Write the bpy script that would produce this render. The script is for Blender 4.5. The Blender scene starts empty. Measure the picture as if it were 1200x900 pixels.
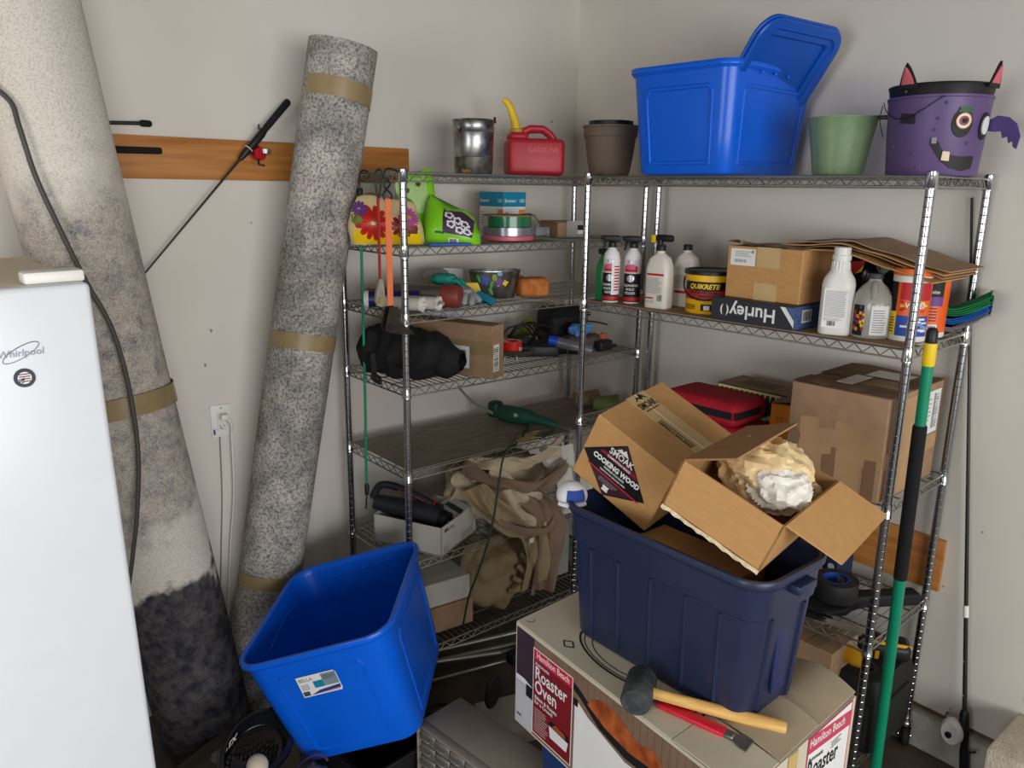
import bpy, bmesh, math, random
from mathutils import Vector, Matrix, noise as mnoise
random.seed(7)
PI = math.pi
S = bpy.context.scene
COL = S.collection

# ------------------------------------------------------------------ camera
cam_d = bpy.data.cameras.new('camera'); cam = bpy.data.objects.new('camera', cam_d); COL.objects.link(cam)
YAW, PITCH, ROLL = math.radians(39.936), math.radians(13.839), math.radians(0.843)
f0 = Vector((math.sin(YAW), math.cos(YAW), 0)); r0 = Vector((math.cos(YAW), -math.sin(YAW), 0)); u0 = Vector((0, 0, 1))
fw = f0*math.cos(PITCH) - u0*math.sin(PITCH); up = u0*math.cos(PITCH) + f0*math.sin(PITCH)
rt = r0*math.cos(ROLL) + up*math.sin(ROLL); up = up*math.cos(ROLL) - r0*math.sin(ROLL)
Rm = Matrix((rt, up, -fw)).transposed().to_4x4()
cam.matrix_world = Matrix.Translation((-1.4197, -2.2616, 1.9092)) @ Rm
cam_d.sensor_fit = 'HORIZONTAL'; cam_d.sensor_width = 36; cam_d.lens = 27.82; cam_d.clip_start = .05
S.camera = cam
# ------------------------------------------------------------------ world, lights, exposure
W = bpy.data.worlds.new('world'); S.world = W; W.use_nodes = True
W.node_tree.nodes['Background'].inputs[0].default_value = (.78, .88, 1.0, 1)
W.node_tree.nodes['Background'].inputs[1].default_value = .5
def area(name, loc, target, sx, sy, e, col):
    d = bpy.data.lights.new(name, 'AREA'); d.shape = 'RECTANGLE'; d.size = sx; d.size_y = sy; d.energy = e; d.color = col
    o = bpy.data.objects.new(name, d); COL.objects.link(o); o.location = loc
    o.rotation_euler = (Vector(target)-Vector(loc)).to_track_quat('-Z', 'Y').to_euler(); return o
area('garage_door_daylight', (-1.9, -5.9, 1.62), (-1.9, 0, 1.25), 4.6, 1.55, 215, (.985, .99, 1.0))
area('left_fill_light', (-4.45, -1.9, 1.75), (1.0, -1.2, 1.5), 1.6, 1.1, 62, (.97, .98, 1.0))  # added fill from the left; no window is built in that wall
area('overhead_fill_light', (-1.7, -2.2, 2.66), (-1.7, -2.2, 0), .5, .5, 5, (1.0, .95, .86))  # weak warm fill added overhead, without a real fitting
S.view_settings.view_transform = 'Standard'; S.view_settings.look = 'None'
S.view_settings.exposure = -0.10; S.view_settings.gamma = 1.0; S.view_settings.use_curve_mapping = False

# ------------------------------------------------------------------ materials
def lin(c):
    r = []
    for v in c[:3]:
        v = v/255.
        r.append(v/12.92 if v <= .04045 else ((v+.055)/1.055)**2.4)
    return (*r, 1)
MATS = {}
def M(name, col, rough=.55, metal=0, var=.06, vs=14, bump=0, bs=120, trans=0, alpha=1, col2=None, stretch=(1, 1, 1), coat=0, lo=.35, hi=.65, det=3, ior=1.45):
    if name in MATS: return MATS[name]
    m = bpy.data.materials.new(name); m.use_nodes = True; N = m.node_tree.nodes; L = m.node_tree.links
    b = N['Principled BSDF']; c = lin(col)
    b.inputs['Roughness'].default_value = rough; b.inputs['Metallic'].default_value = metal; b.inputs['IOR'].default_value = ior
    b.inputs['Transmission Weight'].default_value = trans; b.inputs['Alpha'].default_value = alpha; b.inputs['Coat Weight'].default_value = coat
    b.inputs['Base Color'].default_value = c
    if var > 0 or bump > 0 or col2:
        tc = N.new('ShaderNodeTexCoord'); mp = N.new('ShaderNodeMapping'); mp.inputs['Scale'].default_value = stretch
        L.new(tc.outputs['Object'], mp.inputs[0])
    if var > 0 or col2:
        n = N.new('ShaderNodeTexNoise'); n.inputs['Scale'].default_value = vs; n.inputs['Detail'].default_value = det
        L.new(mp.outputs[0], n.inputs['Vector'])
        r = N.new('ShaderNodeValToRGB'); r.color_ramp.elements[0].position = lo; r.color_ramp.elements[1].position = hi
        r.color_ramp.elements[0].color = lin(col2) if col2 else tuple(x*(1-var) for x in c[:3])+(1,)
        r.color_ramp.elements[1].color = c if col2 else tuple(min(1, x*(1+var)) for x in c[:3])+(1,)
        L.new(n.outputs['Fac'], r.inputs[0]); L.new(r.outputs[0], b.inputs['Base Color'])
    if bump > 0:
        n2 = N.new('ShaderNodeTexNoise'); n2.inputs['Scale'].default_value = bs; n2.inputs['Detail'].default_value = 2
        L.new(mp.outputs[0], n2.inputs['Vector'])
        bm_ = N.new('ShaderNodeBump'); bm_.inputs['Strength'].default_value = bump; bm_.inputs['Distance'].default_value = .01
        L.new(n2.outputs['Fac'], bm_.inputs['Height']); L.new(bm_.outputs[0], b.inputs['Normal'])
    MATS[name] = m; return m

def rug_mat(name, kind):
    m = bpy.data.materials.new(name); m.use_nodes = True; N = m.node_tree.nodes; L = m.node_tree.links
    b = N['Principled BSDF']; b.inputs['Roughness'].default_value = .95; b.inputs['Specular IOR Level'].default_value = .1
    tc = N.new('ShaderNodeTexCoord')
    def noi(scale, det=4, st=(1, 1, 1), rough=.55):
        mp = N.new('ShaderNodeMapping'); mp.inputs['Scale'].default_value = st; L.new(tc.outputs['Object'], mp.inputs[0])
        n = N.new('ShaderNodeTexNoise'); n.inputs['Scale'].default_value = scale; n.inputs['Detail'].default_value = det; n.inputs['Roughness'].default_value = rough
        L.new(mp.outputs[0], n.inputs['Vector']); return n.outputs['Fac']
    def ramp(fac, stops, interp='LINEAR'):
        r = N.new('ShaderNodeValToRGB'); r.color_ramp.interpolation = interp
        e = r.color_ramp.elements
        while len(e) < len(stops): e.new(.5)
        for k, (p, c) in enumerate(stops): e[k].position = p; e[k].color = lin(c) if len(c) == 3 else c
        L.new(fac, r.inputs[0]); return r.outputs[0]
    def mix(fac, a, c):
        x = N.new('ShaderNodeMix'); x.data_type = 'RGBA'
        L.new(fac, x.inputs[0]); L.new(a, x.inputs[6]); L.new(c, x.inputs[7]); return x.outputs[2]
    def math_(op, a, v):
        x = N.new('ShaderNodeMath'); x.operation = op
        L.new(a, x.inputs[0])
        if isinstance(v, (int, float)): x.inputs[1].default_value = v
        else: L.new(v, x.inputs[1])
        return x.outputs[0]
    if kind == 1:
        sp = N.new('ShaderNodeSeparateXYZ'); L.new(tc.outputs['Object'], sp.inputs[0])
        wob = math_('ADD', sp.outputs[2], math_('MULTIPLY', math_('SUBTRACT', noi(5, 5), .5), .7))
        h = math_('DIVIDE', wob, 2.5)        # 0 at foot .. 1 at top
        cream = ramp(noi(210, 3), [(.4, (204, 195, 183)), (.52, (226, 218, 206))])
        mott = ramp(noi(17, 8, rough=.82), [(.38, (112, 114, 126)), (.44, (150, 146, 144)), (.50, (182, 170, 158)), (.60, (208, 197, 184))])
        fine = ramp(noi(240, 2), [(.42, (120, 114, 108)), (.55, (214, 204, 192))])
        mo = N.new('ShaderNodeMix'); mo.data_type = 'RGBA'; mo.inputs[0].default_value = .38; L.new(mott, mo.inputs[6]); L.new(fine, mo.inputs[7])
        dark = ramp(noi(26, 6, rough=.7), [(.38, (48, 48, 56)), (.62, (92, 88, 86))])
        base = mix(ramp(h, [(.0, (1, 1, 1, 1)), (.245, (1, 1, 1, 1)), (.265, (0, 0, 0, 1)), (1, (0, 0, 0, 1))]),
                   mix(ramp(h, [(0, (0, 0, 0, 1)), (.70, (0, 0, 0, 1)), (.76, (1, 1, 1, 1)), (1, (1, 1, 1, 1))]),
                       mix(ramp(h, [(0, (1, 1, 1, 1)), (.31, (1, 1, 1, 1)), (.345, (0, 0, 0, 1)), (1, (0, 0, 0, 1))]), mo.outputs[2], cream), cream), dark)
    else:
        a = ramp(noi(120, 6, rough=.8), [(.40, (112, 113, 116)), (.47, (156, 153, 150)), (.54, (204, 199, 190))])
        c2 = ramp(noi(8, 4), [(.4, (176, 176, 178)), (.62, (255, 252, 246))])
        x = N.new('ShaderNodeMix'); x.data_type = 'RGBA'; x.blend_type = 'MULTIPLY'; x.inputs[0].default_value = .75
        L.new(a, x.inputs[6]); L.new(c2, x.inputs[7]); base = x.outputs[2]
    L.new(base, b.inputs['Base Color'])
    bu = N.new('ShaderNodeBump'); bu.inputs['Strength'].default_value = .5; bu.inputs['Distance'].default_value = .004
    L.new(noi(330, 2), bu.inputs['Height']); L.new(bu.outputs[0], b.inputs['Normal'])
    return m

wall_m = M('wall_paint', (222, 216, 205), .8, var=.025, vs=2.5, bump=.06, bs=260)
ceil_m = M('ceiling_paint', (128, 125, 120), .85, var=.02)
dim_m = M('dimmed_wall', (96, 92, 86), .9, var=.05)  # unseen walls, toned dark to hold down bounced light
floor_m = M('concrete_floor', (92, 82, 70), .8, var=.25, vs=7, bump=.15, bs=60)
curb_m = M('concrete_curb', (186, 182, 172), .9, var=.16, vs=16, bump=.35, bs=90)
step_m = M('concrete_step_grain', (214, 202, 182), .9, var=.1, vs=26, bump=.3, bs=130)
wood_m = M('pine_board', (200, 136, 70), .5, col2=(168, 104, 46), vs=5, stretch=(.6, 6, 9), det=6, lo=.3, hi=.7)
chrome = M('chrome', (205, 207, 208), .16, 1, var=.04, vs=40)
dchrome = M('grooved_chrome', (176, 178, 182), .2, 1, var=.05, vs=60)
wire_m = M('zinc_wire', (176, 176, 168), .3, .9, var=.08, vs=50)
black_pl = M('black_plastic', (24, 24, 26), .45, var=.1)
blackr = M('black_rubber', (34, 35, 36), .7, var=.15, vs=60, bump=.1)
white_e = M('white_enamel', (224, 228, 232), .25, var=.01)
beige_e = M('aged_enamel', (236, 216, 182), .45, var=.04)
blue_p = M('blue_polypropylene', (4, 98, 224), .30, var=.03, bump=.03, bs=300)
navy_p = M('navy_polyethylene', (36, 44, 72), .38, var=.07, vs=9, bump=.05, bs=200)
card_m = M('kraft_cardboard', (196, 148, 92), .85, var=.05, vs=30, stretch=(1, 1, 3), bump=.05, bs=200)
card_d = M('grey_brown_cardboard', (164, 132, 102), .88, var=.07, vs=24, bump=.06, bs=180)
card_i = M('cardboard_inside', (168, 126, 82), .9, var=.05, vs=40)
tape_m = M('tan_packing_tape', (150, 130, 94), .3, var=.08, vs=20)
tapel_m = M('pale_packing_tape', (204, 172, 122), .35, var=.05, vs=20)
white_m = M('white_print', (236, 236, 232), .6, var=.02)
black_m = M('black_print', (18, 18, 20), .6, var=0)
red_m = M('red_print', (190, 28, 36), .5, var=.03)
pink_m = M('crimson_print', (206, 64, 96), .5, var=.03)
grey_m = M('grey_print', (150, 150, 152), .6, var=.04)
yellow_m = M('yellow_print', (244, 206, 24), .45, var=.03)
orange_m = M('orange_print', (238, 106, 30), .45, var=.03)
green_m = M('green_print', (60, 150, 50), .5, var=.04)
purple_m = M('purple_print', (110, 62, 140), .5, var=.05)
blue_m = M('blue_print', (40, 74, 168), .5, var=.04)
teal_m = M('teal_print', (12, 134, 168), .5, var=.03)
whitepl = M('white_hdpe', (232, 230, 222), .4, var=.015)

# ------------------------------------------------------------------ mesh builder
class MB:
    def __init__(s): s.v = []; s.f = []; s.mi = []; s.m = 0; s.T = Matrix()
    def add(s, vs, fs, T=None):
        T = s.T @ T if T is not None else s.T
        o = len(s.v); s.v += [tuple(T @ Vector(p)) for p in vs]
        s.f += [tuple(i+o for i in q) for q in fs]; s.mi += [s.m]*len(fs); return s
    def box(s, c, d, T=None):
        x, y, z = c; a, b, e = (k/2 for k in d)
        vs = [(x+i*a, y+j*b, z+k*e) for k in (-1, 1) for j in (-1, 1) for i in (-1, 1)]
        return s.add(vs, [(0, 2, 3, 1), (4, 5, 7, 6), (0, 1, 5, 4), (2, 6, 7, 3), (0, 4, 6, 2), (1, 3, 7, 5)], T)
    def rbox(s, c, d, r, seg=3, T=None):
        bm = bmesh.new(); bmesh.ops.create_cube(bm, size=1)
        for v in bm.verts: v.co = Vector((v.co.x*d[0]+c[0], v.co.y*d[1]+c[1], v.co.z*d[2]+c[2]))
        bmesh.ops.bevel(bm, geom=list(bm.edges), offset=r, segments=seg, profile=.5, affect='EDGES')
        bm.verts.index_update(); s.add([v.co[:] for v in bm.verts], [tuple(v.index for v in f.verts) for f in bm.faces], T); bm.free(); return s
    def loft(s, rings, caps=(True, True), closed=True, T=None):
        n = len(rings[0]); vs = [p for r in rings for p in r]; fs = []
        for i in range(len(rings)-1):
            for j in range(n if closed else n-1):
                k = (j+1) % n; fs.append((i*n+j, i*n+k, (i+1)*n+k, (i+1)*n+j))
        if caps[0]: fs.append(tuple(range(n-1, -1, -1)))
        if caps[1]: fs.append(tuple((len(rings)-1)*n+j for j in range(n)))
        return s.add(vs, fs, T)
    def lathe(s, prof, n=24, T=None, caps=(True, True), wob=None):
        rings = []
        for r, z in prof:
            rings.append([((r*(wob(2*PI*j/n, z) if wob else 1))*math.cos(2*PI*j/n), (r*(wob(2*PI*j/n, z) if wob else 1))*math.sin(2*PI*j/n), z) for j in range(n)])
        return s.loft(rings, caps, True, T)
    def tube(s, path, r, n=8, T=None, closed=False, flat=None):
        P = [Vector(p) for p in path]; rings = []; m = len(P); ref = None
        for i in range(m):
            t = (P[(i+1) % m]-P[i-1]) if closed else (P[min(i+1, m-1)]-P[max(i-1, 0)])
            t.normalize()
            if ref is None: ref = t.orthogonal().normalized()
            else:
                ref = ref - t*ref.dot(t)
                ref = ref.normalized() if ref.length > 1e-6 else t.orthogonal().normalized()
            b = t.cross(ref); rr = r[i] if isinstance(r, (list, tuple)) else r
            fy = flat if flat else 1
            rings.append([tuple(P[i]+ref*rr*math.cos(2*PI*k/n)+b*rr*fy*math.sin(2*PI*k/n)) for k in range(n)])
        if closed: rings.append(rings[0]); return s.loft(rings, (False, False), True, T)
        return s.loft(rings, (True, True), True, T)
    def cyl(s, a, b, r, n=16, r2=None, T=None): return s.tube([a, b], [r, r if r2 is None else r2], n, T)
    def sph(s, c, d, nu=16, nv=10, T=None, fn=None):
        vs = []; fs = []
        for i in range(nv+1):
            th = PI*i/nv
            for j in range(nu):
                ph = 2*PI*j/nu; u = Vector((math.sin(th)*math.cos(ph), math.sin(th)*math.sin(ph), math.cos(th)))
                k = fn(u) if fn else 1
                vs.append((c[0]+d[0]*u.x*k, c[1]+d[1]*u.y*k, c[2]+d[2]*u.z*k))
        for i in range(nv):
            for j in range(nu):
                k = (j+1) % nu; fs.append((i*nu+j, (i+1)*nu+j, (i+1)*nu+k, i*nu+k))
        return s.add(vs, fs, T)
    def grid(s, fn, nu, nv, T=None, wrap=False):
        vs = [fn(i/nu, j/nv) for j in range(nv+1) for i in range(nu+1)]
        fs = [(j*(nu+1)+i, j*(nu+1)+i+1, (j+1)*(nu+1)+i+1, (j+1)*(nu+1)+i) for j in range(nv) for i in range(nu)]
        return s.add(vs, fs, T)
    def prism(s, poly, th, O=(0, 0, 0), U=(1, 0, 0), V=(0, 1, 0)):
        O, U, V = Vector(O), Vector(U), Vector(V); n = U.cross(V).normalized()*th
        a = [tuple(O+U*x+V*y) for x, y in poly]; b = [tuple(Vector(p)+n) for p in a]
        return s.loft([a, b])
    def poly(s, pts, O, U, V, m=0, h=.0004):
        O, U, V = Vector(O), Vector(U), Vector(V); n = U.cross(V).normalized(); k = s.m; s.m = m
        s.add([tuple(O+U*x+V*y+n*h) for x, y in pts], [tuple(range(len(pts)))]); s.m = k; return s
    def rect(s, x0, y0, x1, y1, O, U, V, m=0, h=.0004): return s.poly([(x0, y0), (x1, y0), (x1, y1), (x0, y1)], O, U, V, m, h)
    def disc(s, x, y, r, O, U, V, m=0, h=.0006, n=20, sy=1): return s.poly([(x+r*math.cos(2*PI*k/n), y+r*sy*math.sin(2*PI*k/n)) for k in range(n)], O, U, V, m, h)
    def text(s, body, size, x, y, O, U, V, m=0, h=.0008, align='LEFT', shear=0, bold=0, sx=1):
        cu = bpy.data.curves.new('t', 'FONT'); cu.body = body; cu.size = size; cu.align_x = align; cu.shear = shear; cu.offset = bold; cu.resolution_u = 2
        ob = bpy.data.objects.new('t', cu); COL.objects.link(ob); me = bpy.data.meshes.new_from_object(ob)
        O, U, V = Vector(O), Vector(U), Vector(V); n = U.cross(V).normalized(); k = s.m; s.m = m
        s.add([tuple(O+U*(x+v.co.x*sx)+V*(y+v.co.y)+n*h) for v in me.vertices], [tuple(p.vertices) for p in me.polygons]); s.m = k
        bpy.data.meshes.remove(me); bpy.data.objects.remove(ob); bpy.data.curves.remove(cu); return s
    def lines(s, x0, y0, x1, y1, n, O, U, V, m=0, fill=.45, h=.0007, rag=.3):
        st = (y1-y0)/n
        for i in range(n):
            s.rect(x0, y0+i*st, x1-(x1-x0)*rag*random.random(), y0+i*st+st*fill, O, U, V, m, h)
        return s
    def bars(s, x0, y0, x1, y1, n, O, U, V, m=0, h=.0007):
        w = (x1-x0)/n
        for i in range(n): s.rect(x0+i*w, y0, x0+i*w+w*random.choice((.3, .45, .7)), y1, O, U, V, m, h)
        return s
    def mesh(s, name, mats, ang=40):
        me = bpy.data.meshes.new(name); me.from_pydata(s.v, [], s.f)
        for m in (mats if isinstance(mats, (list, tuple)) else [mats]): me.materials.append(m)
        if isinstance(mats, (list, tuple)): me.polygons.foreach_set('material_index', s.mi)
        me.polygons.foreach_set('use_smooth', [True]*len(me.polygons))
        me.set_sharp_from_angle(angle=math.radians(ang)); me.update(); return me

def put(name, me, parent=None, loc=None, rot=None):
    o = bpy.data.objects.new(name, me); COL.objects.link(o)
    if parent is not None: o.parent = parent
    if loc is not None: o.location = loc
    if rot is not None: o.rotation_euler = rot
    return o
def tag(o, label, cat, group=None):
    o['label'] = label; o['category'] = cat
    if group: o['group'] = group
    return o
def thing(name, label, cat, loc=(0, 0, 0), rz=0, group=None, mat=None):
    o = bpy.data.objects.new(name, None); COL.objects.link(o); o.empty_display_size = .05
    if mat is not None: o.matrix_world = mat
    else: o.location = loc; o.rotation_euler = (0, 0, rz)
    return tag(o, label, cat, group)
def part(name, mb, mats, parent, ang=40, label=None):
    o = put(name, mb.mesh(name, mats, ang), parent)
    if label: o['label'] = label
    return o
def solo(name, mb, mats, label, cat, loc=(0, 0, 0), rz=0, group=None, ang=40, mat=None):
    o = put(name, mb.mesh(name, mats, ang))
    if mat is not None: o.matrix_world = mat
    else: o.location = loc; o.rotation_euler = (0, 0, rz)
    return tag(o, label, cat, group)
def struct(name, mb, m, parent=None, ang=40):
    o = put(name, mb.mesh(name, m, ang), parent)
    if parent is None: o['kind'] = 'structure'
    return o
def frame(O, X, Y, Z=None):
    X = Vector(X).normalized(); Y = Vector(Y); Y = (Y-X*Y.dot(X)).normalized(); Z = X.cross(Y)
    m = Matrix((X, Y, Z)).transposed().to_4x4(); m.translation = Vector(O); return m
def rrect(w, l, r, z, n=5, cx=0, cy=0):
    p = []
    for (sx, sy, a) in ((1, 1, 0), (-1, 1, PI/2), (-1, -1, PI), (1, -1, 3*PI/2)):
        for k in range(n+1):
            t = a+PI/2*k/n; p.append((cx+sx*(w/2-r)+r*math.cos(t), cy+sy*(l/2-r)+r*math.sin(t), z))
    return p
XA, YA, ZA = (1, 0, 0), (0, 1, 0), (0, 0, 1)
# frame of the right-hand shelving unit: s along its front (towards the viewer), t out from its back posts
AR = .0402; E2 = Vector((math.sin(AR), -math.cos(AR), 0)); E1 = Vector((-math.cos(AR), -math.sin(AR), 0)); BPT = Vector((1.193, -.064, 0))
RZR = -PI/2+AR
def RW(s, t, z): v = BPT+E2*s+E1*t; return (v.x, v.y, z)
SL = [1.959, 1.718, 1.492, 1.236, .928, .574, .200]
SR = [1.961, 1.492, 1.025, .571, .143]
YB, XR, HC = .53, 1.285, 2.75
# ------------------------------------------------------------------ the garage itself
o = struct('floor', MB().box((-1.65, -2.8, -.05), (6.1, 7.0, .1)), floor_m)
struct('wall_back', MB().box((-1.65, YB+.05, HC/2), (6.1, .1, HC)), wall_m)
wr = MB().box((XR+.05, -2.735, .155+(HC-.155)/2), (.1, 6.53, HC-.155)); struct('wall_right', wr, wall_m)
struct('baseboard_right', MB().box((XR+.02, -2.735, .065), (.09, 6.53, .13)), curb_m)
struct('trim_1', MB().box((XR+.055, -2.735, .1425), (.08, 6.53, .026)), M('sill_plate_wood', (112, 88, 62), .8, var=.2))
struct('wall_left', MB().box((-4.75, -2.735, HC/2), (.1, 6.53, HC)), dim_m)
struct('ceiling', MB().box((-1.65, -2.735, HC+.05), (6.1, 6.53, .1)), ceil_m)
lint = MB().box((-1.65, -6.0, 2.58), (6.1, .1, .34)); lint.box((1.0, -6.0, 1.2), (.7, .1, 2.41)); lint.box((-4.45, -6.0, 1.2), (.6, .1, 2.41)); struct('wall_front', lint, dim_m)
st = MB().rbox((1.137, -2.21, .15), (.262, 1.20, .30), .014, 2); struct('step_1', st, step_m)

# wall scuffs: small chips in the drywall
chip = M('plaster_chip', (150, 140, 126), .9, var=.2)
# ------------------------------------------------------------------ wire shelving
def make_post(z0, z1):
    pr = [(0.0, z0), (.0127, z0)]; z = z0+.0254
    while z < z1-.02: pr += [(.0127, z-.0014), (.0121, z), (.0127, z+.0014)]; z += .0254
    pr += [(.0127, z1-.002), (.011, z1), (0, z1)]
    return MB().lathe(pr, 20, caps=(False, False)).mesh('post', dchrome, 21)
collar_me = MB().lathe([(.0128, -.036), (.0165, -.036), (.0165, -.031), (.0158, -.030), (.0150, .004), (.0150, .006), (.0128, .006)], 14, caps=(False, False)).mesh('collar', chrome, 50)
def truss_mesh(L, pitch=.052):
    b = MB(); b.cyl((.014, 0, -.003), (L-.014, 0, -.003), .0032, 6); b.cyl((.014, 0, -.030), (L-.014, 0, -.030), .0032, 6)
    n = round((L-.05)/pitch); p = []
    for i in range(2*n+1): p.append((.025+(L-.05)*i/(2*n), 0, -.005 if i % 2 else -.028))
    b.tube(p, .0021, 5); return b.mesh('edge_truss', wire_m, 60)
def deck_mesh(L, D):
    b = MB(); n = round(L/.0255)
    for i in range(1, n): b.cyl((L*i/n, 0, -.0018), (L*i/n, D, -.0018), .0017, 5)
    for k in range(1, 4): b.cyl((0, D*k/4, -.0065), (L, D*k/4, -.0065), .003, 6)
    return b.mesh('wire_shelf', wire_m, 60)
def caster(parent, x, y, ztop, wheel_r=.038):
    b = MB(); b.lathe([(0, ztop), (.02, ztop), (.024, ztop-.006), (.024, ztop-.016), (0, ztop-.016)], 14, caps=(False, False))
    h = wheel_r
    for sx in (-1, 1): b.prism([(-.012, 0), (.012, 0), (.010, -(ztop-.014-h)-.006), (-.010, -(ztop-.014-h)-.006)], .003, (sx*.0165-.0015, 0, ztop-.014), YA, ZA)
    b.cyl((-.021, 0, h), (.021, 0, h), .005, 8)
    c = part('caster', b, chrome, parent); c.location = (x, y, 0); c.rotation_euler = (0, 0, .5)
    w = MB().lathe([(.006, -.013), (wheel_r-.006, -.013), (wheel_r, -.008), (wheel_r, .008), (wheel_r-.006, .013), (.006, .013)], 24, T=Matrix.Translation((0, 0, h)) @ Matrix.Rotation(PI/2, 4, 'Y'))
    part('wheel', w, blackr, c)
def shelving(label, loc, rz, L, D, levels, z0, z1):
    t = thing('wire_shelving_unit', label, 'shelving', loc, rz)
    pm = make_post(z0, z1); tx = truss_mesh(L); ty = truss_mesh(D, .045); dk = deck_mesh(L, D)
    for x, y in ((0, 0), (L, 0), (0, D), (L, D)):
        put('post', pm, t, (x, y, 0)); caster(t, x, y, z0)
    for z in levels:
        d = put('wire_shelf', dk, t, (0, 0, z))
        put('edge_truss', tx, d, (0, 0, 0)); put('edge_truss', tx, d, (0, D, 0))
        put('edge_truss', ty, d, (0, 0, 0), (0, 0, PI/2)); put('edge_truss', ty, d, (L, 0, 0), (0, 0, PI/2))
        for x, y in ((0, 0), (L, 0), (0, D), (L, D)): put('collar', collar_me, d, (x, y, 0))
    return t
unitL = shelving('chrome wire shelving unit with seven tiers standing along the back wall', (0, 0, 0), 0, 1.19, .43, SL, .1, 1.968)
unitR = shelving('chrome wire shelving unit with five tiers standing along the side wall', (.764, -.082, 0), RZR, 1.229, .43, SR, .1, 1.972)
lin_m = M('grey_shelf_liner', (150, 140, 122), .6, col2=(128, 117, 98), vs=9, stretch=(1, 4, 1))
solo('shelf_liner', MB().box((.595, .215, .0025), (1.17, .415, .003)).box((.595, .01, .002), (1.16, .004, .004)), lin_m, 'flat grey-brown liner sheet with stains covering an almost empty wire shelf', 'shelf liner', (0, 0, SL[4]))
solo('shelf_liner', MB().box((.615, .2, .0025), (1.19, .40, .003)).box((.615, 0, .002), (1.18, .003, .004)), M('tan_liner_board', (146, 120, 92), .8, var=.1), 'brown liner board under the cleaning bottles and yellow tub', 'shelf liner', (*RW(0, .43, 0)[:2], SR[1]), RZR)

# ------------------------------------------------------------------ boards fixed to the walls
def plank(label, x0, x1, z0, z1, mat_, T):
    solo('wooden_board', MB().rbox(((x0+x1)/2, 0, (z0+z1)/2), (x1-x0, .019, z1-z0), .003, 2), mat_, label, 'board', mat=T)
plank('long pine board screwed to the back wall behind the fishing rods', -1.9, .352, 1.925, 2.058, wood_m, Matrix.Translation((0, YB-.0096, 0)))
plank('orange-brown wooden board on the side wall low behind the shelving', -.3, 1.29, .60, .785, wood_m, Matrix.Translation((XR-.0098, -.03, 0)) @ Matrix.Rotation(-PI/2, 4, 'Z'))

# ------------------------------------------------------------------ fridge / freezer
ft = Matrix.Translation((-1.075, -.71, .72)) @ Matrix.Rotation(math.radians(-1.3), 4, 'Y') @ Matrix.Translation((0, 0, -.66))
fr = thing('upright_freezer', 'white upright freezer with round dark magnet beside the rolled carpets', 'freezer', mat=ft)
part('cabinet', MB().rbox((-.36, .34, .805), (.716, .60, 1.715), .008, 2), white_e, fr)
part('top_panel', MB().rbox((-.36, .335, 1.668), (.72, .60, .02), .004, 2), beige_e, fr)
d = part('door', MB().rbox((-.36, .018, .825), (.72, .055, 1.71), .010, 3), white_e, fr)
part('gasket', MB().box((-.36, .046, .825), (.712, .014, 1.69)), M('yellowed_gasket', (214, 204, 160), .6), fr)
part('hinge_cover', MB().rbox((-.048, .045, 1.690), (.096, .052, .022), .006, 2), whitepl, fr)
lg = MB(); O = (-.137, -.0098, 1.565)
lg.text('Whirlpool', .0165, .0165, 0, O, XA, ZA, 0, align='CENTER', shear=.1, bold=.0003)
lg.tube([(-.1205+.024*math.cos(a)*1.15+.006*math.sin(a), -.0102, 1.571+.013*math.sin(a)+.010*math.cos(a)) for a in [2*PI*k/30 for k in range(30)]], .0007, 5, closed=True)
part('brand_lettering', lg, M('grey_badge', (120, 122, 128), .35, .6), fr)
mg = thing('fridge_magnet', 'round navy magnet with a small striped flag on the freezer door', 'magnet', mat=ft @ Matrix.Translation((-.121, -.0098, 1.527)))
part('disc', MB().lathe([(0, 0), (.0165, 0), (.0165, .0012), (0, .0012)], 28, T=Matrix.Rotation(PI/2, 4, 'X')), M('magnet_navy', (44, 52, 62), .5), mg)
fl = MB(); O = (0, -.0013, 0)
fl.disc(0, 0, .0105, O, XA, ZA, 0, .0002)
for k in range(4): fl.rect(-.0085, -.007+k*.0042, .0085, -.005+k*.0042, O, XA, ZA, 1, .0004)
fl.poly([(-.010, -.002), (0, .0005), (-.003, -.009), (-.007, -.007)], O, XA, ZA, 2, .0006)
for (x, y) in ((-.007, -.003), (-.004, -.005), (-.006, -.0065)): fl.disc(x, y, .0011, O, XA, ZA, 0, .0008, 5)
part('flag_print', fl, [white_m, M('flag_red', (120, 34, 48), .5), M('flag_navy', (24, 28, 52), .5)], mg)

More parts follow.
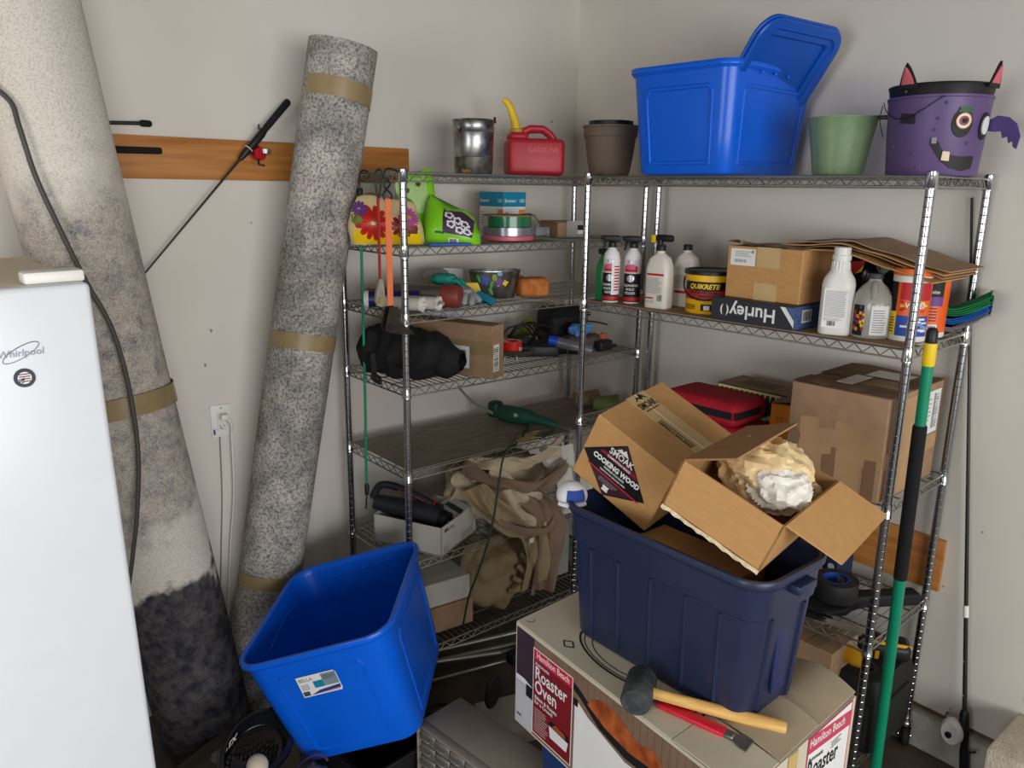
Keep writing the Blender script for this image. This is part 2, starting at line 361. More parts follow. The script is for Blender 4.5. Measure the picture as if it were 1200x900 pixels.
# ------------------------------------------------------------------ rolled carpets
def roll(name, label, foot, head, r, th, mat_, seam, bands, turns_steps=72, irr=.03, group=None):
    foot, head = Vector(foot), Vector(head); Z = (head-foot); Ln = Z.length; Z.normalize()
    X = Vector((1, 0, 0)); X = (X-Z*X.dot(Z)).normalized(); Y = Z.cross(X)
    T = Matrix((X, Y, Z)).transposed().to_4x4(); T.translation = foot
    t = thing(name, label, 'rolled carpet', mat=T, group=group)
    b = MB(); nz = 40
    def rad(a, z): return 1+irr*(mnoise.noise(Vector((math.cos(a)*1.3, math.sin(a)*1.3, z*1.4+seam)))-.0)
    rings = []
    turns = 1.8; nn = int(turns_steps*turns)
    for k in range(nz+1):
        z = Ln*k/nz; ring = []
        for j in range(nn+1):
            a = 2*PI*turns*j/nn; rr = (r-th*1.02*turns*(1-j/nn)-0*th)*rad(a+seam, z)
            ring.append((rr*math.cos(a+seam), rr*math.sin(a+seam), z))
        for j in range(nn, -1, -1):
            a = 2*PI*turns*j/nn; rr = (r-th*1.02*turns*(1-j/nn)-th*.96)*rad(a+seam, z)
            ring.append((rr*math.cos(a+seam), rr*math.sin(a+seam), z))
        rings.append(ring)
    # strips instead of one n-gon cap
    n = len(rings[0]); b.loft(rings, (False, False))
    o0 = 0; o1 = nz*n
    for j in range(nn): b.f.append((j, n-1-j, n-2-j, j+1)); b.mi.append(0)
    for j in range(nn): b.f.append((o1+j, o1+j+1, o1+n-2-j, o1+n-1-j)); b.mi.append(0)
    part('carpet', b, mat_, t, 50)
    for z0, z1, a0, a1 in bands:
        tb = MB(); m = 40
        tb.grid(lambda u, v: ((lambda a, z: ((r+.0022)*rad(a+0, z)*math.cos(a), (r+.0022)*rad(a+0, z)*math.sin(a), z))(a0+(a1-a0)*u, (z0+(z1-z0)*v)+.006*math.sin(u*5))), m, 3)
        part('tape_band', tb, tape_m, t, 60)
    return t
roll('carpet_roll', 'thick cream and blue-grey carpet roll leaning beside the freezer', (-.690, .240, .05), (-1.0, .34, 2.56), .157, .012, rug_mat('carpet_cream_blue', 1), 3.9, [(1.20, 1.262, -2.6, .2)])
roll('carpet_roll', 'slim speckled grey carpet roll leaning on the wall by the shelving', (-.461, .404, .02), (-.049, .281, 2.366), .1165, .010, rug_mat('carpet_speckled_grey', 2), .9, [(2.20, 2.262, -3.0, .6), (1.36, 1.415, -3.1, .4), (.47, .52, -3.1, .4)], irr=.015)
# ------------------------------------------------------------------ storage totes
def tote(t, m, w, l, H, tap=.86, r=.06, lip=.012, band=None, panels=True, th=.004, lipm=None):
    sc = lambda z: tap+(1-tap)*z/H
    rr = []
    def ring(z, dx=0, k=None):
        s_ = sc(z) if k is None else k
        return rrect(w*s_+2*dx, l*s_+2*dx, max(.004, r*s_+dx), z, 6)
    zs = [0, .012, H*.35, H*.7, H-.022]
    body = [ring(0, -.012), ring(.004, -.003)] + [ring(z) for z in zs[1:3]]
    if band: body += [ring(H*band), ring(H*band+.006, .007), ring(H-.022, .007)]
    else: body += [ring(z) for z in zs[3:]]
    dx = .007 if band else 0
    inner = [ring(H-.022, dx-th)] + [ring(z, -th) for z in ((H*band,) if band else ()) + (H*.35, .012)] + [ring(.006, -.014)]
    part('body', MB().loft(body+inner, (True, True)), m, t, 35)
    part('rim', MB().loft([ring(H-.024, dx-.001), ring(H-.024, dx+lip*.55), ring(H-.018, dx+lip*.7), ring(H-.016, dx+lip), ring(H-.004, dx+lip), ring(H, dx+lip-.003), ring(H, dx), ring(H-.004, dx-th-.001), ring(H-.024, dx-th)], (False, False)), lipm or m, t, 50)
    if panels:
        for ax in range(4):
            half = (l if ax % 2 == 0 else w); wid = (w if ax % 2 == 0 else l)
            b = MB(); z0, z1 = .03, H-.065
            a = ax*PI/2
            Rz = Matrix.Rotation(a, 4, 'Z')
            def P(u, z, off): # u in -1..1 across face
                s_ = sc(z); return Rz @ Vector((u*(wid/2-r*1.25)*s_, -(half/2)*s_-off, z))
            n = 12; rings = []
            for off, ins in ((-.001, 0), (.004, .004), (.004, .012), (-.0008, .016)):
                ring_ = []
                ii = ins/(wid/2)
                pts = [(-1+ii, z0+ins), (1-ii, z0+ins), (1-ii, z1-.02-ins), (1-ii-.1, z1-ins), (-1+ii+.1, z1-ins), (-1+ii, z1-.02-ins)]
                for u, z in pts: ring_.append(tuple(P(u, z, off)))
                rings.append(ring_)
            b.loft(rings, (False, False)); part('panel_moulding', b, m, t, 25)
    return sc
# blue tote on top of the side shelving, lid standing in it
TT = Matrix.Translation((.99, -.497, 1.9635)) @ Matrix.Rotation(.05, 4, 'Z')
t = thing('storage_tote', 'bright blue plastic tote standing on the top shelf beneath its own lid', 'tote', mat=TT)
tote(t, blue_p, .53, .415, .345, .87, .055)
for x in (-.2, -.12, -.04, .05): part('clip_tab', MB().rbox((x+.08, -.2185, .316), (.012, .006, .012), .002, 1), blue_p, t)
# its lid, leaning out of the tote
lidm = M('blue_lid_polypropylene', (10, 82, 182), .36, var=.03, bump=.03, bs=300)
up_ = Vector((0, -.40, .60)).normalized()
LT = frame((.985, -.675, 2.235), (1, -.06, -.005), up_)
t = thing('tote_lid', 'blue plastic lid leaning upright out of the tote on the top shelf', 'lid', mat=LT)
wl, ll = .42, .46
prof = [(0, .0), (.0, .016), (.004, .020), (.030, .020), (.036, .012), (.052, .012), (.058, .006)]
lr = [rrect(wl-2*i, ll-2*i, max(.01, .075-i), z, 7) for i, z in prof]
lr2 = [rrect(wl-2*i, ll-2*i, max(.01, .075-i), z-.004, 7) for i, z in reversed(prof)]
part('shell', MB().loft(lr+lr2, (True, True)), lidm, t, 35)
part('edge_rim', MB().tube([(x, y, .002) for x, y, z in rrect(wl, ll, .075, 0, 7)], .006, 8, closed=True), lidm, t, 60)
# ------------------------------------------------------------------ pots and bucket on the top shelf
brownpot = M('brown_planter', (112, 96, 82), .6, var=.08, vs=20)
t = thing('plant_pot', 'brown ribbed plastic planter with a wide collar on the top shelf corner', 'plant pot', (.925, -.035, 1.963))
def flute(n, d): return lambda a, z: 1+d*(abs(math.cos(a*n/2))-.6)
part('pot', MB().lathe([(0, 0), (.070, 0), (.078, .01), (.090, .08), (.098, .14), (.098, .146), (.104, .147), (.105, .178), (.109, .182), (.109, .188), (.100, .188), (.096, .15), (.086, .08), (.072, .014), (0, .012)], 48, caps=(False, False), wob=lambda a, z: 1+(.02*(abs(math.cos(a*7))-.6) if .005 < z < .14 else 0)), brownpot, t, 35)
t = thing('nursery_pot', 'black nursery pot nested in the brown ribbed planter', 'plant pot', (.925, -.035, 1.978))
part('pot', MB().lathe([(0, 0), (.062, 0), (.082, .175), (.086, .176), (.086, .190), (.081, .190), (.079, .175), (.060, .004), (0, .004)], 32, caps=(False, False)), black_pl, t)
greenp = M('sage_planter', (124, 150, 112), .5, var=.05, vs=30)
px, py, _ = RW(.862, .215, 0)
t = thing('plant_pot', 'sage green fluted planter beside the purple bucket', 'plant pot', (px, py, 1.963), .3)
part('pot', MB().lathe([(0, 0), (.066, 0), (.074, .006), (.083, .06), (.093, .12), (.102, .166), (.105, .170), (.105, .174), (.100, .174), (.090, .12), (.080, .06), (.07, .012), (0, .010)], 60, caps=(False, False), wob=lambda a, z: 1+(-.045*(1-abs(math.sin(a*4)))**2.5 if .004 < z < .165 else 0)), greenp, t, 35)
part('spout', MB().rbox((.118, 0, .172), (.09, .026, .012), .004, 2, T=Matrix.Rotation(-PI/2, 4, 'Z')), black_pl, t)
# purple bat bucket
purp = M('purple_painted_metal', (98, 76, 124), .45, var=.05, vs=12, bump=.05, bs=60)
px, py, _ = RW(1.135, .2, 0); th0 = RZR
t = thing('bat_bucket', 'purple painted bucket with bat ears, one round eye and a crooked mouth', 'bucket', (px, py, 1.963), th0)
part('bucket', MB().lathe([(0, 0), (.118, 0), (.120, .004), (.134, .205), (.137, .207), (.137, .213), (.133, .213), (.118, .008), (0, .008)], 40, caps=(False, False)), purp, t)
part('liner_rim', MB().lathe([(.120, .18), (.131, .214), (.136, .238), (.138, .242), (.135, .245), (.131, .240), (.124, .19)], 40, caps=(False, False)), black_pl, t)
def onb(a, z, off=0): # point on bucket wall; a=0 faces front (-y), positive towards viewer's right
    r = .119+.0158*z/.205+off; return Vector((r*math.sin(a), -r*math.cos(a), z))
def patch(pts, a0, z0, off, th=.0025):
    b = MB(); cx = sum(p[0] for p in pts)/len(pts); cz = sum(p[1] for p in pts)/len(pts); rings = []
    for k, o_ in ((1, off-.002), (1, off+th), (.75, off+th), (.5, off+th), (.25, off+th), (.02, off+th)):
        rings.append([tuple(onb(a0+(cx+(x-cx)*k)/.127, z0+cz+(z-cz)*k, o_)) for x, z in pts])
    return b.loft(rings, (False, True))
def strip(top, bot, a0, z0, off, th):
    n = 20
    def lerp(c, u): k = u*(len(c)-1); i = min(int(k), len(c)-2); f = k-i; return (c[i][0]*(1-f)+c[i+1][0]*f, c[i][1]*(1-f)+c[i+1][1]*f)
    def P(u, v, o_): t_, q_ = lerp(top, u), lerp(bot, u); return tuple(onb(a0+(t_[0]*(1-v)+q_[0]*v)/.127, z0+t_[1]*(1-v)+q_[1]*v, o_))
    b = MB(); b.grid(lambda u, v: P(u, v, off+th), n, 4)
    for v in (0, 1): b.grid(lambda u, w: P(u, v, off+th*w-.002*(1-w)), n, 1)
    for u in (0, 1): b.grid(lambda v, w: P(u, v, off+th*w-.002*(1-w)), 4, 1)
    return b
def ell(rx, rz, n=24, k=1): return [(rx*math.cos(2*PI*i/n), rz*math.sin(2*PI*i/n)) for i in range(n)]
ink = M('charcoal_paint', (34, 34, 34), .6, var=.15)
A_E = .86
part('eye_patch', patch(ell(.027, .037), A_E, .137, .0005, .003), ink, t)
part('eye_white', patch(ell(.0195, .0205), A_E, .143, .003, .004), white_m, t); part('iris', patch(ell(.0115, .0125), A_E, .143, .007, .003), M('maroon_iris', (140, 44, 44), .4), t); part('pupil', patch(ell(.0055, .006), A_E, .143, .010, .003), black_m, t)
part('eye_ring', MB().tube([tuple(onb(A_E+.019*math.cos(a)/.127, .143+.02*math.sin(a), .007)) for a in [2*PI*k/24 for k in range(24)]], .0016, 6, closed=True), M('amber_ring', (214, 140, 90), .5), t)
part('eyebrow', patch([(-.016, .030), (.016, .030), (.02, .036), (.01, .044), (-.012, .043)], A_E, .135, .002, .003), M('green_brow', (44, 96, 52), .5), t)
part('eye_patch', patch(ell(.022, .036), 1.46, .132, .0005, .003), ink, t); part('eye_white', patch(ell(.015, .024), 1.46, .134, .003, .004), white_m, t)
part('mouth', strip([(-.062, .050), (-.048, .044), (-.034, .020), (-.012, .006), (.02, .002), (.062, .004)], [(-.066, .036), (-.052, .016), (-.034, -.010), (-.008, -.028), (.028, -.036), (.060, -.028)], .80, .048, .001, .003), ink, t)
part('tooth', patch([(-.011, -.012), (.009, -.014), (.008, .010), (-.009, .012)], .62, .052, .003, .005), M('ivory_tooth', (226, 206, 170), .4), t)
part('tooth', patch([(-.006, -.006), (.006, -.006), (.006, .010), (-.006, .010)], .36, .090, .003, .004), M('grey_tooth', (150, 140, 150), .5), t)
part('black_patch', patch([(-.022, -.014), (.022, -.018), (.022, .008), (-.018, .013)], -.24, .155, .0005, .002), M('faded_black_tape', (44, 36, 50), .6, var=.2), t)
for a, z in ((.02, .17), (-.05, .06), (.06, .02), (1.05, .085), (-.6, .08), (.38, .15), (.5, .19), (.34, .12)): part('rivet', MB().sph(tuple(onb(a, z, .001)), (.0042, .0042, .0042), 8, 6), purp, t)
part('rim_rivet', MB().sph(tuple(onb(-.3, .224, .004)), (.004, .004, .004), 8, 6), M('dull_rivet', (96, 96, 96), .4, .5), t)
for a, tip in ((-.24, -.004), (1.42, .004)):
    for nm, s_, m_, of in (('ear', 1, black_pl, 0), ('inner_ear', .68, M('pink_felt', (214, 106, 112), .8), -.003)):
        c0 = onb(a, .238, .006); dr = Vector((math.cos(a), math.sin(a), 0)); nrm = Vector((math.sin(a), -math.cos(a), 0))
        n_ = 8; rings = []
        for k in range(n_+1):
            f = k/n_; hw = .029*s_*(1-f)**.75*(1+.12*f); cc = c0+Vector((0, 0, f*.068*s_+(.003 if s_ < 1 else -.008)))+dr*(tip*2*f*f)+nrm*(-of*1.0+.006*math.sin(f*2))
            rings.append([tuple(cc+dr*hw+nrm*.002), tuple(cc+nrm*.0045), tuple(cc-dr*hw+nrm*.002), tuple(cc-dr*hw-nrm*.002), tuple(cc+dr*hw-nrm*.002)])
        part(nm, MB().loft(rings), m_, t, 30)
wg = [(0, 0), (.03, .012), (.06, .006), (.085, -.012), (.100, -.045), (.094, -.078), (.084, -.072), (.080, -.056), (.070, -.062), (.064, -.044), (.050, -.048), (.044, -.030), (.02, -.030), (0, -.026)]
part('wing', MB().prism(wg, .004, (.128, .018, .148), Vector((.95, -.30, 0)), ZA), M('purple_felt', (96, 76, 140), .8, var=.06), t)
hd = [tuple(onb(a, .207-.055*abs(math.sin((a+1.15)/1.6*PI))**1.2*(1), .010)) for a in [-1.15+1.6*k/24 for k in range(25)]]
part('wire_handle', MB().tube(hd, .0013, 6).tube([tuple(onb(-1.2, .20-.002*k*5, .012+.007*math.sin(k/8*PI))) for k in range(10)], .0013, 6), black_m, t)

# galvanised bucket and gasoline can on the back unit
galv = M('galvanised_steel', (178, 178, 174), .3, .95, col2=(120, 122, 122), vs=28, bump=.05, bs=30)
t = thing('metal_bucket', 'shiny galvanised metal bucket beside the red gasoline can', 'bucket', (.452, .22, 1.962))
part('bucket', MB().lathe([(0, 0), (.070, 0), (.072, .003), (.0735, .06), (.0745, .062), (.0735, .064), (.0765, .15), (.0775, .152), (.0765, .154), (.078, .188), (.081, .192), (.079, .196), (.076, .19), (.071, .008), (0, .008)], 40, caps=(False, False)), galv, t)
part('bail_handle', MB().tube([(-.081*math.cos(a), -.012-.085*math.sin(a)*.35, .165-.075*math.sin(a)) for a in [PI*k/20 for k in range(21)]], .0016, 6), galv, t)
part('side_lug', MB().rbox((-.081, -.012, .165), (.006, .02, .02), .002, 1).rbox((.081, -.012, .165), (.006, .02, .02), .002, 1), galv, t)
part('black_lip_strip', MB().tube([(.05+.02*k/4, -.062+.02*k/4, .195+.010*math.sin(k)) for k in range(5)], .004, 6), black_pl, t)
gasr = M('dusty_red_polyethylene', (186, 30, 44), .45, col2=(170, 36, 48), vs=10, bump=.04, bs=120)
t = thing('gasoline_can', 'red plastic gasoline can with a yellow spout on the top shelf', 'gas can', (.745, .21, 1.962), -.55)
b = MB(); b.rbox((0, 0, .070), (.225, .16, .140), .020, 4)
b.rbox((-.068, 0, .148), (.075, .12, .03), .014, 3)
part('can_body', b, gasr, t, 40)
hp = [(-.045, 0, .152), (-.038, 0, .168), (-.015, 0, .178), (.035, 0, .178), (.062, 0, .160), (.088, 0, .128), (.092, 0, .115)]
part('can_handle', MB().tube(hp, [.019, .02, .019, .018, .018, .018, .017], 10, flat=.75), gasr, t, 50)
yl = M('yellow_spout_plastic', (236, 196, 40), .45, var=.04)
sp = part('spout', MB().tube([(-.072, 0, .178), (-.078, 0, .205), (-.088, 0, .235), (-.098, 0, .262), (-.112, 0, .280), (-.124, 0, .286)], [.019, .017, .0155, .014, .0125, .011], 12), yl, t, 50)
part('spout_collar', MB().lathe([(0, 0), (.026, 0), (.026, .014), (.022, .017), (0, .017)], 20, T=Matrix.Translation((-.071, 0, .162)), wob=lambda a, z: 1+.03*math.cos(a*16)), M('tan_spout_cap', (196, 160, 60), .5), sp)
part('lettering', MB().text('GASOLINE', .026, .022, 0, (0, -.0803, .088), XA, ZA, 0, align='CENTER', bold=.0009, h=.0006).lines(-.03, -.06, .09, -.02, 7, (0, -.0803, .088), XA, ZA, 0, .3, rag=.05), M('embossed_red', (206, 74, 80), .5), t)
part('vent_cap', MB().lathe([(0, 0), (.008, 0), (.008, .010), (0, .012)], 12, T=Matrix.Translation((.065, .03, .16))), yl, t)
# dry leaves lying on the top shelf
leafm = M('dry_leaf', (150, 96, 50), .8, var=.2)
for (x, y, z, s_, n_) in ((.27, .02, SL[0], .018, 'dry curled leaf lying at the front edge of the top shelf beside the post'), (1.02, .10, SL[0], .026, 'dry brown leaf standing up beside the gasoline can')):
    b = MB(); b.grid(lambda u, v: ((u-.5)*s_*2, (v-.5)*s_*math.sin(PI*min(max(u, .03), .97)), .003+.35*s_*math.sin(v*PI*2+u*3)+.3*s_), 8, 4); solo('dry_leaf', b, leafm, n_, 'leaf', (x, y, z))
# ------------------------------------------------------------------ second tier of the side unit: bottles, tub, boxes
def rth(name, label, cat, s, t_, lvl, rz=0, dz=0, group=None): return thing(name, label, cat, (*RW(s, t_, 0)[:2], SR[lvl]+.0045+dz if lvl == 1 else SR[lvl]+.001+dz), RZR+rz, group)
def curved(b, x0, x1, z0, z1, r, m, h=.0006, seg=10):   # a label wrapped round a bottle of radius r, centred on the front
    k = b.m; b.m = m
    b.grid(lambda u, v: ((r+h)*math.sin((x0+(x1-x0)*u)/r), -(r+h)*math.cos((x0+(x1-x0)*u)/r), z0+(z1-z0)*v), seg, 1); b.m = k; return b
def wraptext(b, s_, size, z, r, m, x=0, h=.0012, shear=0, bold=.0002):
    c = MB(); c.text(s_, size, x, z, (0, 0, 0), XA, ZA, m, h=0, align='CENTER', shear=shear, bold=bold)
    b.add([((r+h)*math.sin(v[0]/r), -(r+h)*math.cos(v[0]/r), v[2]) for v in c.v], c.f); b.mi[-len(c.f):] = [m]*len(c.f); return b
def spray(s, t_, rz, label, green=False):
    t = rth('spray_bottle', label, 'spray bottle', s, t_, 1, rz, group=None)
    r = .031
    part('bottle', MB().lathe([(0, 0), (.029, 0), (r, .004), (r, .165), (.028, .182), (.016, .200), (.0135, .205), (.0135, .212), (0, .212)], 28, caps=(False, False)), white_m, t)
    b = MB(); curved(b, -.06, .06, .006, .112, r, 0, seg=16); curved(b, -.06, .06, .112, .164, r, 4, seg=16); curved(b, -.06, .06, .010, .024, r, 2, .0009, 16)
    curved(b, -.026, .026, .118, .140, r, 2, .0009); curved(b, -.020, .018, .128, .146, r, 5, .0012); curved(b, -.012, .010, .150, .160, r, 3, .0012)
    if green: curved(b, .006, .06, .03, .164, r, 1, .0013); [curved(b, .016, .040, .045+.011*j, .050+.011*j, r, 2, .0018) for j in range(9)]
    wraptext(b, 'CLEANING', .0125, .064, r, 1, 0 if not green else -.012, .0016); wraptext(b, 'WAX', .0135, .049, r, 1, 0 if not green else -.012, .0016)
    for z in (.036, .041): curved(b, -.02, .02, z, z+.002, r, 1, .0011)
    k = b.m; b.m = 3; b.grid(lambda u, v: ((r+.0012)*math.sin(.8*(u-.5)*2*.6), -(r+.0012)*math.cos(.8*(u-.5)*2*.6), .094+.013*(v-.5)*2*math.sqrt(max(0, 1-(2*u-1)**2))), 14, 2); b.m = k
    part('label', b, [black_m, white_m, red_m, M('silver_print', (190, 190, 196), .3, .6), M('pale_pink_print', (222, 206, 208), .45), M('rose_print', (216, 96, 122), .45)], t)
    h = part('trigger_head', MB().lathe([(0, .205), (.015, .205), (.015, .222), (.011, .226), (0, .226)], 16).rbox((-.004, 0, .238), (.064, .018, .024), .006, 2).tube([(-.022, 0, .232), (-.030, 0, .22), (-.030, 0, .205), (-.036, 0, .196)], [.006, .005, .005, .003], 8), black_pl, t)
    part('nozzle', MB().cyl((-.044, 0, .241), (-.034, 0, .241), .007, 10), black_pl, h)
    return t
spray(.105, .395, .55, 'black and pink labelled spray bottle at the shelving post beside the green one', True)
t = spray(.175, .355, .45, 'black labelled spray bottle with a red car print beside the white jug')
# green and yellow spray bottles behind
t = rth('spray_bottle', 'green spray bottle half hidden at the shelf post', 'spray bottle', .045, .37, 1, .2)
part('bottle', MB().lathe([(0, 0), (.028, 0), (.030, .004), (.030, .12), (.022, .15), (.012, .17), (0, .17)], 24, caps=(False, False)), M('green_bottle', (24, 140, 70), .3), t)
part('trigger_head', MB().rbox((0, 0, .185), (.05, .018, .022), .006, 2).cyl((0, 0, .17), (0, 0, .18), .012, 12), black_pl, t)
t = rth('spray_bottle', 'yellow spray bottle with a black trigger behind the red labelled one', 'spray bottle', .225, .26, 1, .1)
part('bottle', MB().rbox((0, 0, .085), (.06, .045, .17), .016, 3).cyl((0, 0, .165), (0, 0, .205), .014, 14), M('yellow_bottle', (240, 196, 30), .35), t)
part('label', MB().rect(-.024, .02, .024, .13, (0, -.0228, 0), XA, ZA, 0), black_m, t)
part('trigger_head', MB().rbox((.018, 0, .242), (.075, .018, .026), .008, 2).tube([(0, 0, .2), (0, 0, .235)], .011, 10), black_pl, t)
part('trigger_tip', MB().rbox((-.028, 0, .238), (.02, .019, .03), .004, 2), yellow_m, t)
# white motor-oil style jugs
def wjug(s, t_, rz, label, back):
    t = rth('white_jug', label, 'jug', s, t_, 1, rz)
    rings = [rrect(w, d, r, z, 5) for w, d, r, z in ((.088, .056, .015, 0), (.094, .062, .018, .004), (.094, .062, .018, .13), (.092, .060, .02, .15), (.078, .05, .02, .178), (.040, .036, .017, .194), (.030, .030, .0149, .198), (.030, .030, .0149, .207))]
    part('bottle', MB().loft(rings), M('dingy_white_hdpe', (222, 216, 204), .4, var=.03), t)
    part('cap', MB().lathe([(0, .205), (.0165, .205), (.0165, .224), (.015, .226), (0, .226)], 20, wob=lambda a, z: 1+.02*math.cos(a*20)), black_pl, t)
    b = MB(); O = (0, -.0312, 0)
    if back:
        b.rect(-.034, .118, .034, .126, O, XA, ZA, 0); b.lines(-.034, .055, .03, .113, 12, O, XA, ZA, 1, .4); b.bars(.012, .028, .032, .050, 8, O, XA, ZA, 2); b.rect(-.038, .034, -.005, .040, O, XA, ZA, 0); b.lines(-.036, .02, 0, .03, 2, O, XA, ZA, 1)
    else:
        b.rect(-.028, .05, .028, .06, O, XA, ZA, 0); b.lines(-.03, .07, .03, .12, 8, O, XA, ZA, 1, .4)
    part('label', b, [red_m, grey_m, black_m], t)
wjug(.318, .375, .12, 'white oil jug with printed back label beside the yellow tub', True)
wjug(.352, .262, .1, 'second white oil jug standing behind the first one', False)
# yellow tub
t = rth('yellow_tub', 'yellow plastic tub with black lid and cement label', 'tub', .485, .305, 1, .40)
R_ = .083
part('tub', MB().lathe([(0, 0), (.078, 0), (.080, .004), (.084, .130), (.084, .136), (0, .136)], 40, caps=(False, False)), M('yellow_tub_plastic', (242, 186, 20), .4, var=.03), t)
part('lid', MB().lathe([(.080, .134), (.089, .134), (.090, .146), (.088, .149), (.082, .149), (.080, .145), (0, .145)], 40, caps=(False, False)), black_pl, t)
b = MB(); curved(b, -.085, .075, .050, .112, R_, 0, .0012, 20); curved(b, -.085, .075, .050, .082, R_, 1, .0016, 20)
wraptext(b, 'QUIKRETE', .023, .088, R_, 2, -.005, .002, .25, .0007); wraptext(b, 'QUICK-SETTING', .013, .072, R_, 3, -.005, .002, 0, .0005); wraptext(b, 'CEMENT', .008, .060, R_, 3, -.005, .002, 0, .0003)
for z in (.016, .022, .028): curved(b, -.08, -.03, z, z+.0025, R_, 3, .0016)
curved(b, -.01, .05, .012, .035, R_, 3, .0014); curved(b, 0, .02, .015, .03, R_, 4, .0018)
part('label', b, [black_m, M('brick_red_print', (170, 40, 36), .5), yellow_m, black_m, white_m], t)
part('bail_handle', MB().tube([(-.088*math.cos(a), -.088*abs(math.sin(a))*1.02-.004, .118-.068*math.sin(a)**.8 if math.sin(a) > 0 else .118) for a in [PI*k/24 for k in range(25)]], .0028, 8), black_pl, t)
# boxes
def rbx(t, w, d, h, m, name='body', T=None, r=.002): return part(name, MB().rbox((0, 0, h/2), (w, d, h), r, 1, T), m, t, 30)
t = rth('shoe_box', 'flat black shoe box lettered upside down under a brown carton', 'box', .737, .305, 1, 0)
hur = M('black_box_card', (46, 48, 56), .5, var=.05)
rbx(t, .30, .27, .075, hur)
b = MB(); O = (0, -.1354, 0)
b.text('Hurley', .060, -.088, -.056, O, (-1, 0, 0), (0, 0, -1), 0, align='LEFT', bold=.0012, h=.0006)
for sgn in (-1, 1):
    b.poly([(-.098+sgn*(-.006+0), .018), (-.098+sgn*(-.014), .028), (-.098+sgn*(-.016), .038), (-.098+sgn*(-.014), .048), (-.098+sgn*(-.006), .058), (-.098+sgn*(-.009), .045), (-.098+sgn*(-.010), .038), (-.098+sgn*(-.009), .030)][::sgn], O, XA, ZA, 0)
b.poly([(.10, .070), (.15, .070), (.15, .008)], O, XA, ZA, 0); b.poly([(.118, .070), (.15, .070), (.15, .03)], O, XA, ZA, 1, .0008)
O2 = (.1504, 0, 0)
b.rect(-.134, .002, .134, .073, O2, YA, ZA, 1); b.rect(-.09, .02, -.03, .06, O2, YA, ZA, 0, .0008); b.bars(-.085, .025, -.035, .055, 12, O2, YA, ZA, 2, .0012)
part('box_print', b, [white_m, M('denim_blue_print', (84, 108, 152), .5, col2=(60, 80, 130), vs=60), black_m], t)
t = rth('cardboard_carton', 'sealed brown carton with a shipping label on the black shoe box', 'carton', .745, .275, 1, -.02, .0756)
rbx(t, .268, .25, .168, card_m)
b = MB(); O = (0, -.1254, 0); b.rect(-.025, .105, .058, .1685, O, XA, ZA, 0)
part('tape', b, tapel_m, t); part('tape', MB().rect(-.028, 0, .055, .055, O, XA, ZA, 0), tapel_m, t); part('tape', MB().box((.014, -.02, .1684), (.084, .21, .0012)), tapel_m, t)
b = MB(); b.rect(-.122, .106, -.03, .160, O, XA, ZA, 0); b.lines(-.105, .135, -.04, .155, 4, O, XA, ZA, 1, .35, .0009); b.bars(-.105, .116, -.06, .126, 14, O, XA, ZA, 1, .0009); b.rect(-.045, .147, -.036, .156, O, XA, ZA, 1, .0009)
part('shipping_label', b, [white_m, grey_m], t)
b = MB(); b.grid(lambda u, v: (-.14+.25*u, -.128+.006*math.sin(u*40)*math.sin(u*9)+v*.09, .170+.006*math.sin(u*3.2)+.012*math.sin(u*11)*(1-v)*.3+(.012 if u < .2 else 0)*(1-v)), 40, 4)
part('torn_flap', b, card_d, t)
# white cleaner bottle
t = rth('white_bottle', 'tall white bottle with a ribbed neck and printed back label', 'bottle', .985, .375, 1, .32)
part('bottle', MB().loft([rrect(.088, .064, .026, 0, 5), rrect(.094, .070, .03, .006, 5), rrect(.094, .070, .03, .150, 5), rrect(.086, .066, .03, .168, 5), rrect(.058, .056, .027, .190, 5), rrect(.052, .052, .0259, .215, 5), rrect(.040, .040, .0199, .228, 5), rrect(.040, .040, .0199, .238, 5)]), whitepl, t)
part('neck_ring', MB().lathe([(.02, .222), (.027, .222), (.027, .236), (.022, .238)], 24, caps=(False, False)), whitepl, t)
part('cap', MB().lathe([(0, .236), (.0235, .236), (.0235, .258), (.021, .260), (0, .260)], 24, wob=lambda a, z: 1+.02*math.cos(a*24)), whitepl, t)
for k in range(7): part('neck_rib', MB().cyl((.027*math.sin((k-3)*.35), -.027*math.cos((k-3)*.35), .188), (.026*math.sin((k-3)*.35), -.026*math.cos((k-3)*.35), .218), .0022, 5), whitepl, t)
b = MB(); O = (0, -.0353, 0); b.rect(-.034, .022, .036, .140, O, XA, ZA, 0); b.lines(-.030, .055, .032, .135, 18, O, XA, ZA, 1, .5, .0008, .1); b.bars(-.018, .028, .006, .042, 9, O, XA, ZA, 2, .0008); b.lines(-.03, .043, .03, .053, 3, O, XA, ZA, 1, .5, .0008)
part('label', b, [white_m, M('pale_grey_print', (176, 178, 180), .6), black_m], t)
